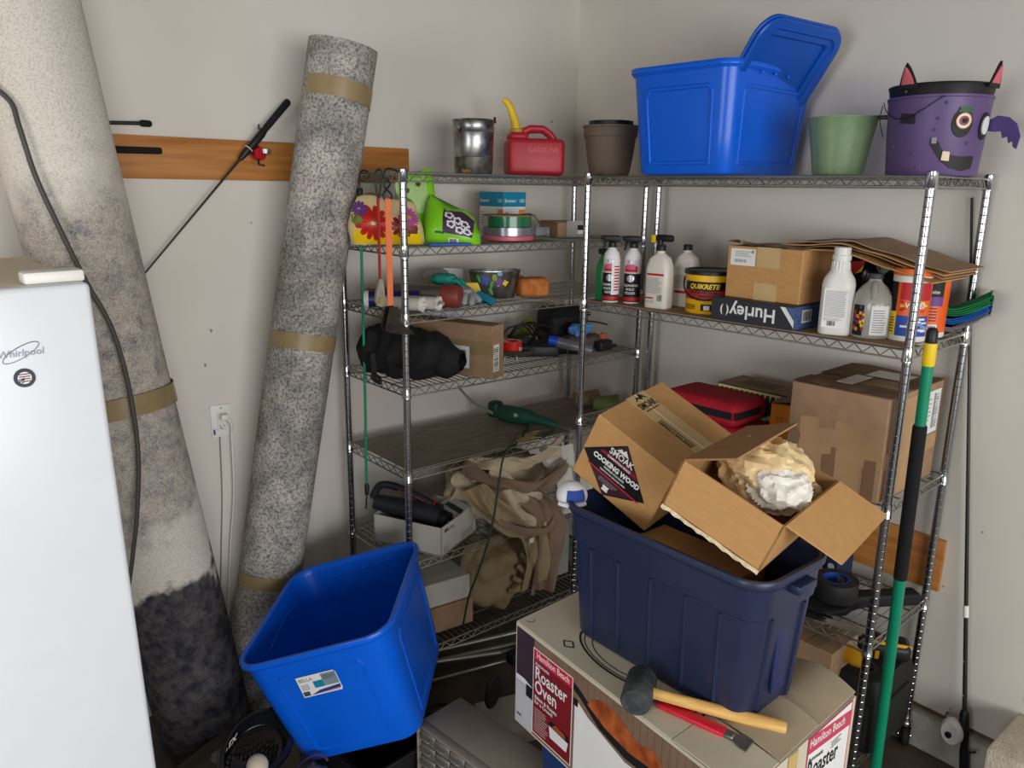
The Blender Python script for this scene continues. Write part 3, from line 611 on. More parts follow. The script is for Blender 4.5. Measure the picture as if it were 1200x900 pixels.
# clear jug
t = rth('clear_jug', 'cloudy plastic jug with flower label and dark cap', 'jug', 1.075, .335, 1, .42)
part('bottle', MB().lathe([(0, 0), (.052, 0), (.056, .005), (.057, .10), (.052, .125), (.036, .148), (.021, .162), (.018, .168), (.018, .176), (0, .176)], 32, caps=(False, False)), M('cloudy_plastic', (186, 184, 172), .3, var=.03, trans=.25, coat=.3), t)
part('grip', MB().tube([(0, -.022, .162), (0, -.034, .158), (0, -.046, .138), (0, -.053, .115)], [.007, .008, .008, .007], 8), M('cloudy_plastic', (0, 0, 0)), t)
part('cap', MB().lathe([(0, .172), (.021, .172), (.021, .186), (.019, .188), (0, .188)], 20), M('charcoal_cap', (60, 60, 62), .5), t)
b = MB(); curved(b, -.058, -.022, .008, .098, .057, 0); curved(b, -.002, .05, .012, .098, .057, 1)
for k in range(26):
    a = -.055+.03*random.random(); z = .012+.078*random.random(); curved(b, a, a+.007, z, z+.009, .057, random.choice((2, 2, 3, 4, 5)), .001, 2)
for z in [.02+.007*i for i in range(10)]: curved(b, .004, .044-.01*random.random(), z, z+.0025, .057, 6, .0011, 6)
part('label', b, [black_m, white_m, red_m, orange_m, yellow_m, purple_m, grey_m], t)
# wipe canisters
def wipes(s, t_, rz, label, left):
    t = rth('wipe_canister', label, 'canister', s, t_, 1, rz); r = .052
    part('canister', MB().lathe([(0, 0), (.050, 0), (r, .004), (r, .19), (0, .19)], 32, caps=(False, False)), whitepl, t)
    part('lid', MB().lathe([(0, .188), (.0535, .188), (.0535, .203), (.050, .208), (0, .208)], 32, wob=None), M('orange_cap', (240, 112, 36), .4), t)
    b = MB()
    if left:
        curved(b, -.075, .08, .016, .170, r, 0, seg=20); curved(b, -.075, -.036, .016, .085, r, 1, .0009); curved(b, -.075, -.04, .085, .170, r, 2, .0009); curved(b, -.036, .06, .016, .075, r, 3, .0009, 12); curved(b, -.03, .06, .120, .170, r, 4, .0012, 12)
        for k in range(14): x = -.03+.08*random.random(); z = .02+.045*random.random(); curved(b, x, x+.02, z, z+.006, r, random.choice((5, 6, 3)), .0012, 4)
        wraptext(b, 'WIPES', .02, .098, r, 6, .012, .0016, .15, .0006)
        for k in range(6): curved(b, -.072, -.042, .025+k*.008, .028+k*.008, r, 2, .0013, 4)
        for k in range(16): x = -.03+.07*random.random(); z = .082+.03*random.random(); curved(b, x, x+.012, z, z+.006, r, random.choice((0, 1, 4)), .0013, 3)
    else:
        curved(b, -.06, .085, .016, .170, r, 0, seg=20); curved(b, -.06, .03, .12, .17, r, 2, .0009); curved(b, -.02, .03, .095, .122, r, 7, .0012); curved(b, -.02, .02, .016, .04, r, 6, .0012)
        for k in range(9): curved(b, -.01+.003*k, -.0085+.003*k, .020, .036, r, 2, .0016, 1)
        wraptext(b, 'size', .014, .132, r, 6, .006, .0014)
        for k in range(5): curved(b, -.012, .015, .05+k*.009, .053+k*.009, r, 2, .0012, 4)
        wraptext(b, 'Wipes', .018, .07, r, 6, -.035, .0014, .15, .0005)
    part('label', b, [M('orange_label', (240, 100, 30), .4), yellow_m, black_m, blue_m, red_m, M('sky_blue_print', (120, 160, 210), .5), white_m, purple_m], t)
wipes(1.165, .295, .42, 'orange canister of wipes with blue wave print behind the post', True)
wipes(1.172, .175, .55, 'orange canister of wipes with purple band behind the first one', False)
# folded cloths hanging over the shelf end
def cloth(label, dz, m, th, ang):
    t = rth('folded_cloth', label, 'cloth', 1.205, .07, 1, .3, .012+dz)
    b = MB(); n = 4
    for k in range(n):
        z = th*k/n
        b.grid(lambda u, v: (-.055+.15*u+.008*math.sin(v*5+k), -.085+.15*v+.007*math.sin(u*6+k), z+.010*math.sin(u*4+k)*v+ang*max(0, u-.4)+.004*math.sin(v*9+u*7)), 14, 10)
        b.grid(lambda u, v: (-.055+.15*u+.008*math.sin(v*5+k), -.085+.15*v+.007*math.sin(u*6+k), z+th/n*.82+.010*math.sin(u*4+k)*v+ang*max(0, u-.4)+.004*math.sin(v*9+u*7)), 14, 10)
        b.tube([(-.055+.15*u, -.085+.007*math.sin(u*6+k), z+th/n*.41+ang*max(0, u-.4)+.004*math.sin(u*7)) for u in [i/12 for i in range(13)]], th/n*.42, 6)
        b.tube([(-.055+.15*u+.008*math.sin(.0+k), -.085+.15*v, z+th/n*.41+.010*math.sin(u*4+k)*v+ang*max(0, u-.4)+.004*math.sin(v*9+u*7)) for u, v in [(1, i/12) for i in range(13)]], th/n*.42, 6)
    part('folds', b, m, t, 70)
cloth('grey microfibre cloth at the bottom of the stack of three', 0, M('grey_microfibre', (128, 130, 134), .95, var=.08, vs=200), .016, .10)
cloth('blue microfibre cloth in the middle of the stack of three', .022, M('blue_microfibre', (30, 92, 176), .95, var=.1, vs=200), .020, .08)
cloth('green microfibre cloth on top of the stack of three', .047, M('green_microfibre', (24, 122, 66), .95, var=.12, vs=200), .026, .07)
# cardboard sheets bent over a black bag
t = rth('cardboard_sheets', 'bent brown cardboard sheets lying over black bags', 'cardboard', 1.02, .22, 1, 0)
for k in range(4):
    def cs(u, v, k=k):
        x = -.25+.50*u-.01*k; z = .278-.004*k-.0052*k - (max(0, u-.42)**1.0*.125) - max(0, .42-u)*.04+.002*math.sin(u*20+k)
        return (x, -.10+.27*v-.012*k*(1 if k % 2 else -.4), z)
    b = MB(); b.grid(cs, 18, 3); b.grid(lambda u, v: tuple(Vector(cs(u, v))-Vector((0, 0, .0035))), 18, 3)
    b.grid(lambda u, v: tuple(Vector(cs(u, 0))-Vector((0, 0, .0035*v))), 18, 1); b.grid(lambda u, v: tuple(Vector(cs(1, u))-Vector((0, 0, .0035*v))), 3, 1); b.grid(lambda u, v: tuple(Vector(cs(0, u))-Vector((0, 0, .0035*v))), 3, 1)
    part('cardboard_sheet', b, card_m if k % 2 else card_d, t)
bagm = M('glossy_black_film', (26, 26, 28), .22, var=.1, bump=.4, bs=18)
def lump(c, d, seed, amp=.16, fr=2.2, nu=32, nv=20, flatb=None):
    def fn(u):
        k = 1+amp*mnoise.noise(Vector((u.x*fr+seed, u.y*fr, u.z*fr)))+amp*.5*mnoise.noise(Vector((u.x*fr*2.6, u.y*fr*2.6+seed, u.z*fr*2.6)))
        m = max(abs(u.x), abs(u.y), abs(u.z)); return k*(1+.22*(1/m-1))
    b = MB(); b.sph(c, d, nu, nv, fn=fn)
    if flatb is not None: b.v = [(x, y, max(z, flatb)) for x, y, z in b.v]
    return b
t = rth('black_bag', 'glossy black printed bag under the bent cardboard', 'bag', .955, .18, 1, .1)
part('bag', lump((0, 0, .120), (.065, .06, .118), 3, flatb=.001), bagm, t, 60)
b = MB(); O = (.01, -.075, .10); b.poly([(-.02, .07), (.02, .08), (.028, .115), (-.012, .11)], O, XA, ZA, 0); b.poly([(0, .072), (.02, .08), (.026, .10)], O, XA, ZA, 1, .001); part('bag_print', b, [red_m, yellow_m], t); b = MB(); b.text('LE', .03, .012, -.02, O, XA, ZA, 2, bold=.001); b.rect(.0, -.04, .05, -.026, O, XA, ZA, 3); b.rect(.03, 0, .055, .012, O, XA, ZA, 1)
part('bag_print', b, [red_m, yellow_m, M('salmon_print', (206, 108, 100), .5), grey_m], t)
t = rth('black_bag', 'matt black bag stuffed behind the clear jug and wipes', 'bag', 1.09, .115, 1, .1)
part('bag', lump((0, 0, .105), (.085, .07, .10), 8, flatb=.001), M('black_nylon', (22, 22, 24), .7, var=.1, bump=.2, bs=30), t, 60)
b = MB()
for k in range(3): b.tube([(-.03+.05*math.cos(a), -.074-.012*k*.5, .10+.015*k+.018*math.sin(a)) for a in [PI*j/12 for j in range(13)]], .003, 6)
part('cord_loop', b, black_pl, t)
# ------------------------------------------------------------------ third tier of the side unit
t = rth('shipping_box', 'large worn brown shipping box patched with tape strips', 'box', 1.055, .245, 2)
w, d, h = .30, .40, .318
part('body', MB().rbox((0, 0, h/2), (w, d, h), .005, 2), card_d, t, 30)
O = (0, -d/2-.0004, 0)
for pts in ([(-.11, .0), (-.11, .215), (-.05, .222), (-.05, .19), (.0, .195), (.0, .225), (.085, .215), (.10, .19), (.148, .18), (.148, .10), (.09, .10), (.09, .0)],):
    part('tape', MB().poly(pts, O, XA, ZA, 0), M('tan_paper_tape', (182, 146, 106), .6, var=.06), t)
part('tape', MB().poly([(-.03, .02), (-.03, .11), (-.005, .115), (-.003, .14), (.012, .14), (.014, .02)], O, XA, ZA, 0, .0008), M('brown_film_tape', (140, 108, 82), .35), t)
part('tape', MB().poly([(.10, .0), (.10, .125), (.135, .128), (.135, 0)], O, XA, ZA, 0, .0009), M('brown_film_tape', (0,)), t)
part('tape', MB().poly([(-.148, .13), (-.14, .175), (-.12, .175), (-.105, .155), (-.11, .12), (-.13, .115)], O, XA, ZA, 0, .0008), M('brown_film_tape', (0,)), t)
O2 = (w/2+.0004, 0, 0)
part('tape', MB().rect(-.13, .0, .02, .30, O2, YA, ZA, 0), M('tan_paper_tape', (0,)), t)
part('tape', MB().rect(-.19, .10, .19, .15, O2, YA, ZA, 0, .0008), M('tan_paper_tape', (0,)), t)
b = MB(); b.rect(.05, .155, .18, .295, O2, YA, ZA, 0, .0012); b.bars(.13, .17, .17, .285, 1, O2, YA, ZA, 1, .0016)
for k in range(14): b.rect(.132, .172+k*.008, .168, .172+k*.008+random.choice((.003, .005)), O2, YA, ZA, 1, .002)
b.lines(.06, .20, .115, .28, 6, O2, YA, ZA, 1, .25, .0016)
part('shipping_label', b, [white_m, M('light_grey_ink', (150, 150, 156), .6)], t)
b = MB(); b.grid(lambda u, v: (-.152+.305*u, -.203+.12*v, h+.003+.010*abs(math.sin(u*9))*(1-v)*.5+.02*(1-v)*0), 30, 3); b.grid(lambda u, v: (-.151+.302*u, .203-.23*v, h+.002+.003*math.sin(u*7)), 20, 2)
part('top_flap', b, M('dark_cardboard_top', (140, 112, 86), .9, var=.1), t)
part('top_tape', MB().box((.03, .09, h+.0055), (.12, .10, .001)).box((-.02, -.06, h+.0075), (.05, .14, .001)), M('clear_tape', (206, 196, 182), .25), t)
redc = M('red_canvas', (176, 22, 40), .8, var=.08, vs=12, bump=.1, bs=300)
strap_b = M('black_webbing', (22, 24, 24), .8, var=.1)
for k, (s, tt, dz, ln, lab) in enumerate(((.60, .27, .0, .36, 'lower red fabric bag lying flat on the shelf'), (.53, .29, .092, .32, 'upper red fabric bag with a black strap behind the tilted cartons'))):
    t = rth('red_bag', lab, 'bag', s, tt, 2, 0, dz)
    part('bag', MB().rbox((0, 0, .046), (ln, .22, .09), .034, 4), redc, t)
    part('strap', MB().rbox((0, -.1108, .048), (ln-.03, .004, .026), .0015, 1).rbox((ln/2+.0008, -.03, .048), (.004, .16, .026), .0015, 1), strap_b, t)
    part('seam', MB().tube([(-ln/2+.03+(ln-.06)*i/10, -.095, .0865) for i in range(11)], .0015, 5), redc, t)
t = rth('printed_carton', 'flat-topped black printed carton with pale tooth pattern on its edge', 'carton', .645, .115, 2)
blkc = M('black_carton', (30, 30, 30), .6, var=.1)
part('body', MB().rbox((0, 0, .098), (.33, .17, .196), .003, 1), blkc, t, 30)
part('top_panel', MB().box((0, 0, .1968), (.328, .168, .0012)), card_d, t)
b = MB(); O = (0, -.0854, 0); b.rect(-.16, .184, .16, .192, O, XA, ZA, 0)
for k in range(15): b.poly([(-.158+k*.021, .184), (-.150+k*.021, .184), (-.154+k*.021-.004, .158+.008*random.random())], O, XA, ZA, 0)
for k in range(7): x = -.03+.035*k; b.poly([(x, .10+.01*random.random()), (x+.03, .085), (x+.045, .095), (x+.02, .115)], O, XA, ZA, 1)
for k in range(6): b.rect(-.04+k*.016, .03, -.028+k*.016, .06, O, XA, ZA, 1)
part('box_print', b, [M('pale_yellow_print', (216, 206, 150), .6), M('pale_grey_ink', (170, 170, 170), .6)], t)
part('top_print', MB().rect(-.10, -.04, .04, .04, (0, 0, .1976), XA, YA, 0), M('faded_print', (120, 104, 84), .8), t)
t = rth('orange_carton', 'small orange and black carton wedged beside the large shipping box', 'carton', .80, .235, 2, .15)
part('body', MB().rbox((0, 0, .095), (.10, .11, .19), .003, 1), M('orange_carton_card', (232, 140, 24), .5, var=.05), t, 30)
part('top_panel', MB().grid(lambda u, v: (-.05+.13*u, -.06+.12*v, .192+.02*u), 6, 4), M('grey_flap', (150, 130, 116), .8), t)
b = MB(); O = (0, -.0554, 0); b.text('CT', .022, -.03, .13, O, XA, ZA, 0, bold=.0006); b.text('ZK', .03, .012, .11, O, XA, ZA, 0, bold=.0004); b.rect(-.05, 0, .05, .07, O, XA, ZA, 1); b.poly([(-.02, .02), (.02, .03), (.03, .06), (-.01, .07)], O, XA, ZA, 2, .0008)
part('box_print', b, [M('rust_print', (180, 90, 20), .5), black_m, orange_m], t)
# ------------------------------------------------------------------ fourth tier of the side unit
t = rth('duct_tape_roll', 'wide roll of black duct tape with a bright blue core', 'tape roll', 1.045, .285, 3)
part('tape', MB().lathe([(.042, 0), (.070, 0), (.072, .003), (.072, .062), (.070, .065), (.042, .065), (.042, 0)], 40, caps=(False, False)), M('black_duct_tape', (36, 37, 38), .55, var=.1), t)
part('core', MB().lathe([(.0375, .001), (.0418, .001), (.0418, .0655), (.0375, .0655), (.0375, .001)], 40, caps=(False, False)), M('blue_core', (24, 84, 180), .5), t)
part('core_print', MB().grid(lambda u, v: (.0372*math.cos(1.2+.7*u), .0372*math.sin(1.2+.7*u), .035+.02*v), 8, 1), M('tan_core_print', (190, 160, 110), .6), t)
t = rth('black_pouch', 'flat black fabric pouch under the duct tape roll', 'pouch', 1.0, .28, 3)
for ch in ():
    pass
part('pouch', lump((0, 0, .018), (.115, .13, .018), 5, flatb=.001), M('black_nylon', (0,)), t, 60)
bpy.data.objects['duct_tape_roll'].location.z += .036
t = rth('stickered_case', 'small dark blue case covered with white and orange stickers', 'case', .93, .10, 3)
part('case', MB().rbox((0, 0, .05), (.13, .12, .10), .012, 3), M('dark_blue_case', (30, 44, 80), .5), t)
b = MB(); O = (0, -.0606, 0); stm = [white_m, orange_m, yellow_m, blue_m]
for k in range(16): b.disc(-.04+.08*random.random(), .03+.055*random.random(), .006+.007*random.random(), O, XA, ZA, random.choice((0, 0, 0, 1, 2, 3)), .0005+.0002*k, 9)
part('sticker_print', b, stm, t)
t = rth('long_black_case', 'long flat black case lying towards the wall board', 'case', 1.13, .17, 3, .95)
part('case', MB().rbox((0, 0, .022), (.30, .055, .044), .008, 2), M('black_nylon', (0,)), t)
part('zip_seam', MB().rbox((0, -.0282, .026), (.27, .002, .004), .0008, 1), black_pl, t)
solo('aluminium_bar', MB().box((0, 0, .003), (.17, .016, .004)).box((0, .0085, .008), (.17, .0025, .014)), M('brushed_aluminium', (200, 196, 186), .35, .9), 'bent aluminium bar at the front edge of the low shelf', 'bar', (*RW(1.13, .395, 0)[:2], SR[3]+.001), RZR+.30)
t = rth('bag_of_parts', 'black printed packet lying at the front edge under the pouch', 'packet', .99, .40, 3, .1)
part('packet', lump((0, 0, .010), (.10, .035, .010), 9, flatb=.001), bagm, t, 60)
part('packet_print', MB().text('SDOR', .03, -.02, 0, (0, -.0, .0225), XA, (0, .7, .1), 0, align='CENTER', bold=.0008), M('pale_red_print', (206, 160, 156), .6), t)
# ------------------------------------------------------------------ lowest tier of the side unit
t = rth('cardboard_carton', 'plain brown carton on the lowest shelf behind the roaster box', 'carton', 1.0, .32, 4)
part('body', MB().rbox((0, 0, .165), (.24, .18, .33), .004, 1), card_d, t, 30)
part('tape', MB().box((.05, 0, .3306), (.05, .178, .001)), tape_m, t)
t = rth('tool_bag', 'black tool bag with yellow straps and handles on the lowest shelf', 'tool bag', 1.155, .20, 4)
toolb = M('black_tool_canvas', (30, 30, 31), .75, var=.1, bump=.15, bs=60); toy = M('tool_yellow', (226, 166, 24), .5, var=.06)
part('bag', MB().loft([rrect(.19, .30, .03, 0, 5), rrect(.20, .32, .04, .02, 5), rrect(.20, .32, .04, .20, 5), rrect(.17, .28, .04, .25, 5)]), toolb, t)
part('pocket', MB().rbox((0, -.164, .10), (.16, .012, .16), .005, 2), toolb, t)
part('pocket', MB().rbox((.104, -.02, .10), (.012, .2, .16), .005, 2), toolb, t)
t2 = rth('cordless_drill', 'yellow and black power tool standing in the tool bag', 'power tool', 1.10, .30, 4, -.2, .235)
part('housing', MB().tube([(-.05, 0, .055), (0, 0, .06), (.06, 0, .062), (.09, 0, .06)], [.022, .03, .03, .02], 12), toy, t2)
part('grip', MB().tube([(-.02, 0, .05), (-.03, 0, .0), (-.04, 0, -.06)], [.02, .018, .02], 10), black_pl, t2)
part('chuck', MB().cyl((.085, 0, .06), (.125, 0, .058), .016, 14, .010), black_pl, t2)
part('battery', MB().rbox((-.04, 0, -.07), (.085, .06, .03), .006, 2), toy, t2)
t2 = rth('tool_battery_case', 'black and yellow power tool lying on top of the tool bag', 'power tool', 1.185, .165, 4, .5, .262)
part('body', MB().rbox((0, 0, .03), (.15, .09, .06), .02, 3), black_pl, t2)
part('yellow_trim', MB().tube([(-.07, -.03, .058), (-.02, -.04, .062), (.05, -.035, .060), (.074, -.01, .045), (.076, .02, .03)], .006, 8), toy, t2)
part('yellow_clip', MB().rbox((-.03, -.046, .02), (.014, .006, .03), .002, 1).rbox((-.03, -.046, .02), (.014, .006, .03), .002, 1), toy, t2)
part('lettering', MB().text('TOOLS', .018, 0, -.008, (-.01, -.012, .0604), XA, YA, 0, align='CENTER', bold=.0005), toy, t2)
solo('red_folder', MB().rbox((0, 0, .19), (.012, .12, .38), .003, 1), M('red_plastic', (206, 30, 52), .4), 'narrow red plastic panel standing behind the navy tote', 'panel', (.30, -1.19, 0), .1)
bpy.data.objects['red_folder'].location = (*RW(.90, .42, 0)[:2], SR[4]+.001)

# ------------------------------------------------------------------ roaster box and what stands on it
A_, B_, C_ = Vector((-.193, -.83, .5)), Vector((-.258, -1.577, .5)), Vector((.21, -1.556, .5)); D_ = A_+C_-B_
base_o = Vector(((A_.x+C_.x)/2, (A_.y+C_.y)/2, .5))
t = thing('roaster_oven_box', 'white and brown roaster oven box with picture print under the navy tote', 'box', base_o)
RB = t; q = [v-base_o for v in (A_, B_, C_, D_)]; Hb = .3
kr = M('aged_white_card', (208, 198, 176), .8, var=.05, vs=8)
part('body', MB().loft([[tuple(v) for v in q], [tuple(v+Vector((0, 0, Hb-.004))) for v in q]]), kr, t, 30)
Uf = (B_-A_).normalized(); Ue = (C_-B_).normalized(); Of = q[0]+Vector((-.0004, 0, 0)); Oe = q[1]+Vector((0, -.0004, 0))
b = MB(); LF = .7498
b.rect(.004, .006, LF-.004, .288, Of, Uf, ZA, 0, .0002); b.rect(.082, .006, LF-.004, .288, Of, Uf, ZA, 1, .0004)
for k in range(22): b.rect(.25+k*.022, .20, .253+k*.022, .288, Of, Uf, ZA, 2, .0005)
pm = [M('dark_brown_print', (66, 46, 44), .45, var=.1), M('tan_brown_print', (132, 106, 84), .45, var=.08), M('tan_stripe_print', (118, 92, 72), .45), white_m, M('print_silver', (196, 196, 198), .4), black_m, M('roast_print', (196, 104, 50), .4, col2=(140, 62, 26), vs=26, det=5)]
b.rect(.004, .006, .080, .135, Of, Uf, ZA, 4, .0008); b.poly([(.004, .135), (.08, .135), (.08, .140), (.04, .150), (.004, .148)], Of, Uf, ZA, 3, .0009); b.rect(.05, .105, .08, .14, Of, Uf, ZA, 5, .0012); b.rect(.01, .028, .03, .033, Of, Uf, ZA, 5, .0012)
b.poly([(.25, .006), (LF-.01, .006), (LF-.01, .16), (.62, .175), (.43, .155), (.30, .19), (.25, .215)], Of, Uf, ZA, 3, .0008)
b.poly([(.243, .235), (.27, .225), (.34, .185), (.43, .165), (.60, .172), (.70, .20), (.70, .225), (.60, .205), (.43, .195), (.34, .21), (.26, .25), (.243, .255)], Of, Uf, ZA, 5, .0010)
b.poly([(.295, .225), (.32, .252), (.35, .265), (.39, .262), (.42, .250), (.45, .235), (.48, .23), (.50, .24), (.53, .235), (.545, .215), (.52, .195), (.44, .188), (.36, .20)], Of, Uf, ZA, 6, .0013)
b.rect(.245, .195, .262, .215, Of, Uf, ZA, 5, .0014)
part('picture_print', b, pm, t, label='roaster oven picture printed on the long side')
b = MB(); b.rect(.080, .015, .242, .265, Of, Uf, ZA, 0, .0016); b.rect(.083, .018, .239, .262, Of, Uf, ZA, 1, .0018); b.rect(.083, .234, .239, .262, Of, Uf, ZA, 2, .002)
b.text('Hamilton Beach', .0255, .162, .241, Of, Uf, ZA, 0, .0024, 'CENTER', bold=.0003, sx=.82)
b.text('Automatic', .014, .09, .220, Of, Uf, ZA, 0, .0024, bold=.0002); b.text('Roaster', .052, .089, .181, Of, Uf, ZA, 0, .0024, bold=.0008, sx=.80); b.text('Oven', .052, .089, .142, Of, Uf, ZA, 0, .0024, bold=.0008, sx=.80)
b.text('Bakes & Roasts', .015, .09, .122, Of, Uf, ZA, 0, .0024, bold=.0003); b.text('for a Crowd', .015, .09, .108, Of, Uf, ZA, 0, .0024, bold=.0003)
b.lines(.09, .028, .15, .10, 10, Of, Uf, ZA, 0, .18, .0024, .25)
b.poly([(.158, .045), (.225, .045), (.232, .075), (.153, .078)], Of, Uf, ZA, 0, .0026); b.poly([(.150, .078), (.235, .074), (.232, .092), (.160, .095)], Of, Uf, ZA, 3, .0028); b.poly([(.165, .080), (.222, .078), (.218, .090), (.18, .094)], Of, Uf, ZA, 4, .003)
part('red_label', b, [white_m, M('dark_red_print', (130, 26, 34), .45), M('bright_red_print', (214, 36, 66), .45), black_m, pm[6]], t)
b = MB(); P = (.25, .449); b.rect(.248, .0, .452, .296, Oe, Ue, ZA, 0, .0008); b.rect(.253, .0, .447, .292, Oe, Ue, ZA, 1, .001)
b.poly([(.248, .255), (.452, .232), (.452, .272), (.248, .297)], Oe, Ue, ZA, 0, .0014)
Vd = (Ue+Vector((0, 0, -.115))).normalized()
b.text('Hamilton Beach', .030, .256, .270, Oe+Vector((0, 0, .029)), Vd, ZA, 1, .002, bold=.0004, sx=.86); b.text('Automatic', .016, .258, .235, Oe+Vector((0, 0, .027)), Vd, ZA, 2, .002, bold=.0002); b.text('Roaster', .062, .255, .192, Oe+Vector((0, 0, .028)), Vd, ZA, 2, .002, bold=.0008, sx=.74); b.text('Oven', .062, .255, .145, Oe+Vector((0, 0, .028)), Vd, ZA, 2, .002, bold=.0008, sx=.74)
b.lines(.36, .215, .41, .235, 3, Oe, Ue, ZA, 3, .35, .0022)
part('end_label', b, [pink_m, white_m, black_m, grey_m], t)
part('tape', MB().poly([(.165, .235), (.205, .235), (.205, .2955), (.165, .2955)], Oe, Ue, ZA, 0, .001), M('yellow_tape', (206, 178, 112), .4), t)
# top flaps: two sheets meeting at a slit, the one at the near end bulging up
tn = Vector((0, 0, 1)); kr2 = M('grey_flap_card', (176, 160, 132), .85, var=.06, vs=10)
def tp(u, v): return q[0]+Uf*u+Ue*v
b = MB(); b.loft([[tuple(tp(u, v)+tn*Hb) for u, v in ((.001, .001), (.56, .001), (.56, .467), (.001, .467))], [tuple(tp(u, v)+tn*(Hb-.0035)) for u, v in ((.001, .001), (.56, .001), (.56, .467), (.001, .467))]]); part('top_flap', b, kr, t)
def fl2(v0, v1, lift):
    def f(u, v): return tuple(tp(.5625+.185*u, v0+(v1-v0)*v)+tn*(Hb+lift*math.sin(u*PI*.9)*(.4+.6*v)))
    b = MB(); b.grid(f, 10, 8); b.grid(lambda u, v: tuple(Vector(f(u, v))-tn*.003), 10, 8); b.grid(lambda u, v: tuple(Vector(f(1, u))-tn*.003*v), 8, 1); b.grid(lambda u, v: tuple(Vector(f(u, 0))-tn*.003*v), 10, 1); return b
part('end_flap', fl2(.135, .295, .020), kr2, t); part('end_flap', fl2(.298, .466, .026), kr2, t)
part('end_flap', fl2(.002, .131, .004), kr, t)
part('flap_tape', MB().rect(.565, .138, .745, .165, q[0]+tn*(Hb+.030), Uf, Ue, 0), M('yellow_tape', (0,)), t) if False else None
# black line drawing printed on the top
b = MB(); O = q[0]+tn*Hb; Ne = -Uf
def ink_line(pts, w_=.004):
    for (x0, y0), (x1, y1) in zip(pts, pts[1:]):
        d_ = Vector((x1-x0, y1-y0)); n_ = Vector((-d_.y, d_.x)).normalized()*w_/2
        b.poly([(x0-n_.x, y0-n_.y), (x1-n_.x, y1-n_.y), (x1+n_.x, y1+n_.y), (x0+n_.x, y0+n_.y)], O, Ue, -Uf, 0, .0006)
for rr, w_ in ((1, .006), (.9, .003), (.72, .003)): ink_line([(.125+.075*rr*math.cos(a), -.30+.15*rr*math.sin(a)) for a in [1.7+2.2*k/24 for k in range(25)]], w_)
part('line_drawing_print', b, M('black_ink', (40, 36, 32), .8), t); b = MB()
ink_line([(.03, -.17), (.045, -.15), (.06, -.17), (.045, -.19), (.03, -.17)]); part('line_drawing_print', b, M('black_ink', (0,)), t); b = MB(); ink_line([(.02, -.02), (.03, -.035), (.045, -.03)], .002)
part('line_drawing_print', b, M('black_ink', (0,)), t); b = MB()
for k in range(8): ink_line([(.06+.005*k, -.44-.018*k), (.10+.004*k, -.43-.018*k)], .005)
part('line_drawing_print', b, M('black_ink', (0,)), t); b = MB()
for rr in (1, .7, .4): ink_line([(.09-.02*rr, -.60+.016*rr), (.09+.02*rr, -.60+.016*rr), (.09+.02*rr, -.60-.016*rr), (.09-.02*rr, -.60-.016*rr), (.09-.02*rr, -.60+.016*rr)], .002)
part('line_drawing_print', b, M('black_ink', (40, 36, 32), .8), t)
# blue tote under the roaster box
t = thing('storage_tote', 'dark blue tote holding up the roaster oven box', 'tote', (.012, -1.19, .0005), -.06)
tote(t, M('deep_blue_plastic', (26, 56, 112), .4), .40, .60, .498, .88, .05, panels=False)

# navy tote on the box
t = thing('storage_tote', 'navy blue tote filled with open cartons standing on the roaster box', 'tote', (.006, -1.208, .8006), 0)
Wn, Ln_, Hn = .252, .56, .355
sc = tote(t, navy_p, Wn, Ln_, Hn, .90, .05, .010, band=.72, panels=False)
for y in (-.19, -.10, .0, .10, .19):
    for sx in (-1, 1):
        z0, z1 = .015, Hn*.71; x0 = sx*(Wn/2*sc(z0)+.0005); x1 = sx*(Wn/2*sc(z1)+.0005)
        part('rib', MB().tube([(x0, y*.97, z0), (x1, y, z1)], .0045, 6), navy_p, t)
for sy in (-1, 1):
    for x in (-.062, .062):
        z0, z1 = .015, Hn*.71
        part('rib', MB().tube([(x*.95, sy*(Ln_/2*sc(z0)+.0005), z0), (x, sy*(Ln_/2*sc(z1)+.0005), z1)], .006, 6), navy_p, t)
    part('handle', MB().rbox((0, sy*(Ln_/2+.018), Hn-.035), (.07, .03, .022), .006, 2), navy_p, t)
    part('handle_groove', MB().rbox((0, sy*(Ln_/2*sc(.13)+.002), .15), (.05, .008, .19), .003, 2), M('navy_groove', (32, 44, 86), .45), t)

# cooking-wood carton tilted in the tote
CO, CI, CJ = (-.047, -.87, 1.201), (.191, -.872, -.45), (.981, .16, .107)
TC = frame(CO, CI, CJ); cw, cd, ch = .244, .298, .195
t = thing('cardboard_carton', 'taped brown carton with black cooking wood label tilted in the navy tote', 'carton', mat=TC)
part('body', MB().rbox((cw/2, cd/2, ch/2), (cw, cd, ch), .003, 1), card_m, t, 30)
b = MB(); b.box((cw/2, .165, ch+.0008), (cw+.001, .078, .0012)); part('tape', b, tapel_m, t)
part('tape', MB().box((-.0008, .165, ch-.02), (.0012, .078, .04)), tapel_m, t)
part('tape_seam', MB().box((cw/2, .163, ch+.0018), (cw, .004, .001)), M('light_tape_fold', (220, 196, 150), .3), t)
b = MB(); O = (.0, .165, ch+.0016)
b.poly([(.008, -.02), (.022, .004), (.028, -.004), (.036, .012), (.052, -.022), (.040, -.010), (.032, -.022), (.022, -.008)], O, (0, -1, 0), XA, 0) if False else None
b.poly([(-.030, .016), (-.012, .030), (-.006, .024), (.006, .038), (.030, .014), (.012, .022), (.004, .016), (-.008, .022)], O, YA, (-1, 0, 0), 0) if False else None
b.text('OAK', .036, 0, .040, O, (0, 1, 0), (-1, 0, 0), 0, .0008, 'CENTER', bold=.001) if False else None
Ot = (0, .165, ch+.0016)
b.text('SMOAK', .030, .0, -.052, Ot, YA, (-1, 0, 0), 0, .0008, 'CENTER', bold=.0008, sx=.72)
